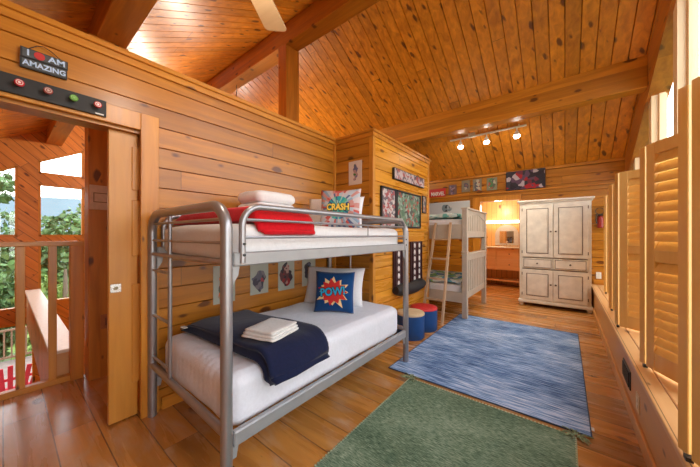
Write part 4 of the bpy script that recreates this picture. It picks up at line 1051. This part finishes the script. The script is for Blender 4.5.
for s in (-1, 1):
    bm = BM(); box(bm, -10.55, -9.75, .1 + s * .40 - .05, .1 + s * .40 + .05, -2.12, -2.09, .004); mk('arm', bm, m_redp, t)
    bm = BM(); box(bm, -10.5, -10.42, .1 + s * .38 - .02, .1 + s * .38 + .02, -2.72, -2.12, .003); mk('leg', bm, m_redp, t)
    bm = BM(); box(bm, -9.84, -9.76, .1 + s * .38 - .02, .1 + s * .38 + .02, -2.72, -2.12, .003); mk('leg', bm, m_redp, t)
bm = BM()
for k in range(6): box(bm, -10.5 + k * .1, -10.42 + k * .1, -.27, .47, -2.38 - k * .012, -2.36 - k * .012, .003)
mk('seat', bm, m_redp, t)
bm = BM(); box(bm, -9.93, -9.91, -.24, .44, -2.02, -1.96); mk('back_rail', bm, m_redp, t)
# ------------------------------------------------------------------ light
w = bpy.data.worlds.new('World'); sc.world = w; w.use_nodes = True
nt = w.node_tree; bg = nt.nodes['Background']
tc = nd(nt, 'ShaderNodeTexCoord').outputs['Generated']; sp = nd(nt, 'ShaderNodeSeparateXYZ'); nt.links.new(tc, sp.inputs[0])
nt.links.new(ramp(nt, mth(nt, 'ADD', mth(nt, 'MULTIPLY', sp.outputs[2], .5), .5), [(.45, (.55, .56, .50)), (.52, (.98, .98, .97)), (.9, (.82, .90, 1.0))]), bg.inputs[0])
bg.inputs[1].default_value = 6.0
def portal(loc, rot, sx, sy):
    l = bpy.data.lights.new('portal', 'AREA'); l.shape = 'RECTANGLE'; l.size = sx; l.size_y = sy; l.cycles.is_portal = True
    o = bpy.data.objects.new('window_portal', l); link(o); o.location = loc; o.rotation_euler = rot
portal((1.0, 2.8, 2.25), (0, PI / 2, 0), 3.7, 7.3)
portal((XL - .2, 2.5, 1.3), (0, -PI / 2, 0), 5.5, 6.6)
def point(name, loc, e, r, col=(1, .86, .70)):
    l = bpy.data.lights.new(name, 'POINT'); l.energy = e; l.shadow_soft_size = r; l.color = col
    o = bpy.data.objects.new(name, l); link(o); o.location = loc
point('added_fan_fill', (HX, HY, HZ - .30), 16, .12)  # added fill light below the fan, its source unseen
for x in (-1.56, -1.11, -.64):
    l = bpy.data.lights.new('track_spot', 'SPOT'); l.energy = 60; l.spot_size = math.radians(110); l.spot_blend = .8; l.color = (1, .85, .66); l.shadow_soft_size = .04
    o = bpy.data.objects.new('track_spot', l); link(o); o.location = (x, 5.39, zc - .245)
point('vanity_lamp', (-1.3, 7.55, 1.95), 32, .08, (1, .80, .55))
for (x, y, z, lab) in ((-5.0, 2.8, 3.3, 'added unseen pendant lamp hung from the ridge, nearer the partition'), (-6.9, 2.8, 3.3, 'added unseen pendant lamp hung from the ridge, nearer the gable windows')):  # added lamps, out of view, that brighten the great room
    t = thing('added_pendant', lab, 'lamp', (x, y, z)); zr = roof(y)
    bm = BM(); cyl(bm, (x, y, z + .16), .006, zr - z - .16, 8); mk('cord', bm, m_black, t)
    bm = BM(); lathe(bm, (x, y, z), [(.14, 0), (.10, .08), (.04, .15), (.02, .17)], 24); mk('lamp_shade', bm, m_white, t, True)
    point('added_pendant_bulb', (x, y, z - .10), 130, .08)
# ------------------------------------------------------------------ camera
cam = bpy.data.cameras.new('Camera'); co = bpy.data.objects.new('Camera', cam); link(co)
co.location = (0, 0, H); co.rotation_euler = (PI / 2, 0, math.radians(38.2))
cam.sensor_width = 36; cam.lens = 36 * 273 / 700; cam.shift_y = 1.5 / 700; cam.clip_start = .02; cam.clip_end = 500
sc.camera = co
vs = sc.view_settings; vs.view_transform = 'Standard'; vs.look = 'None'; vs.gamma = 1; vs.use_curve_mapping = False; vs.exposure = -0.08
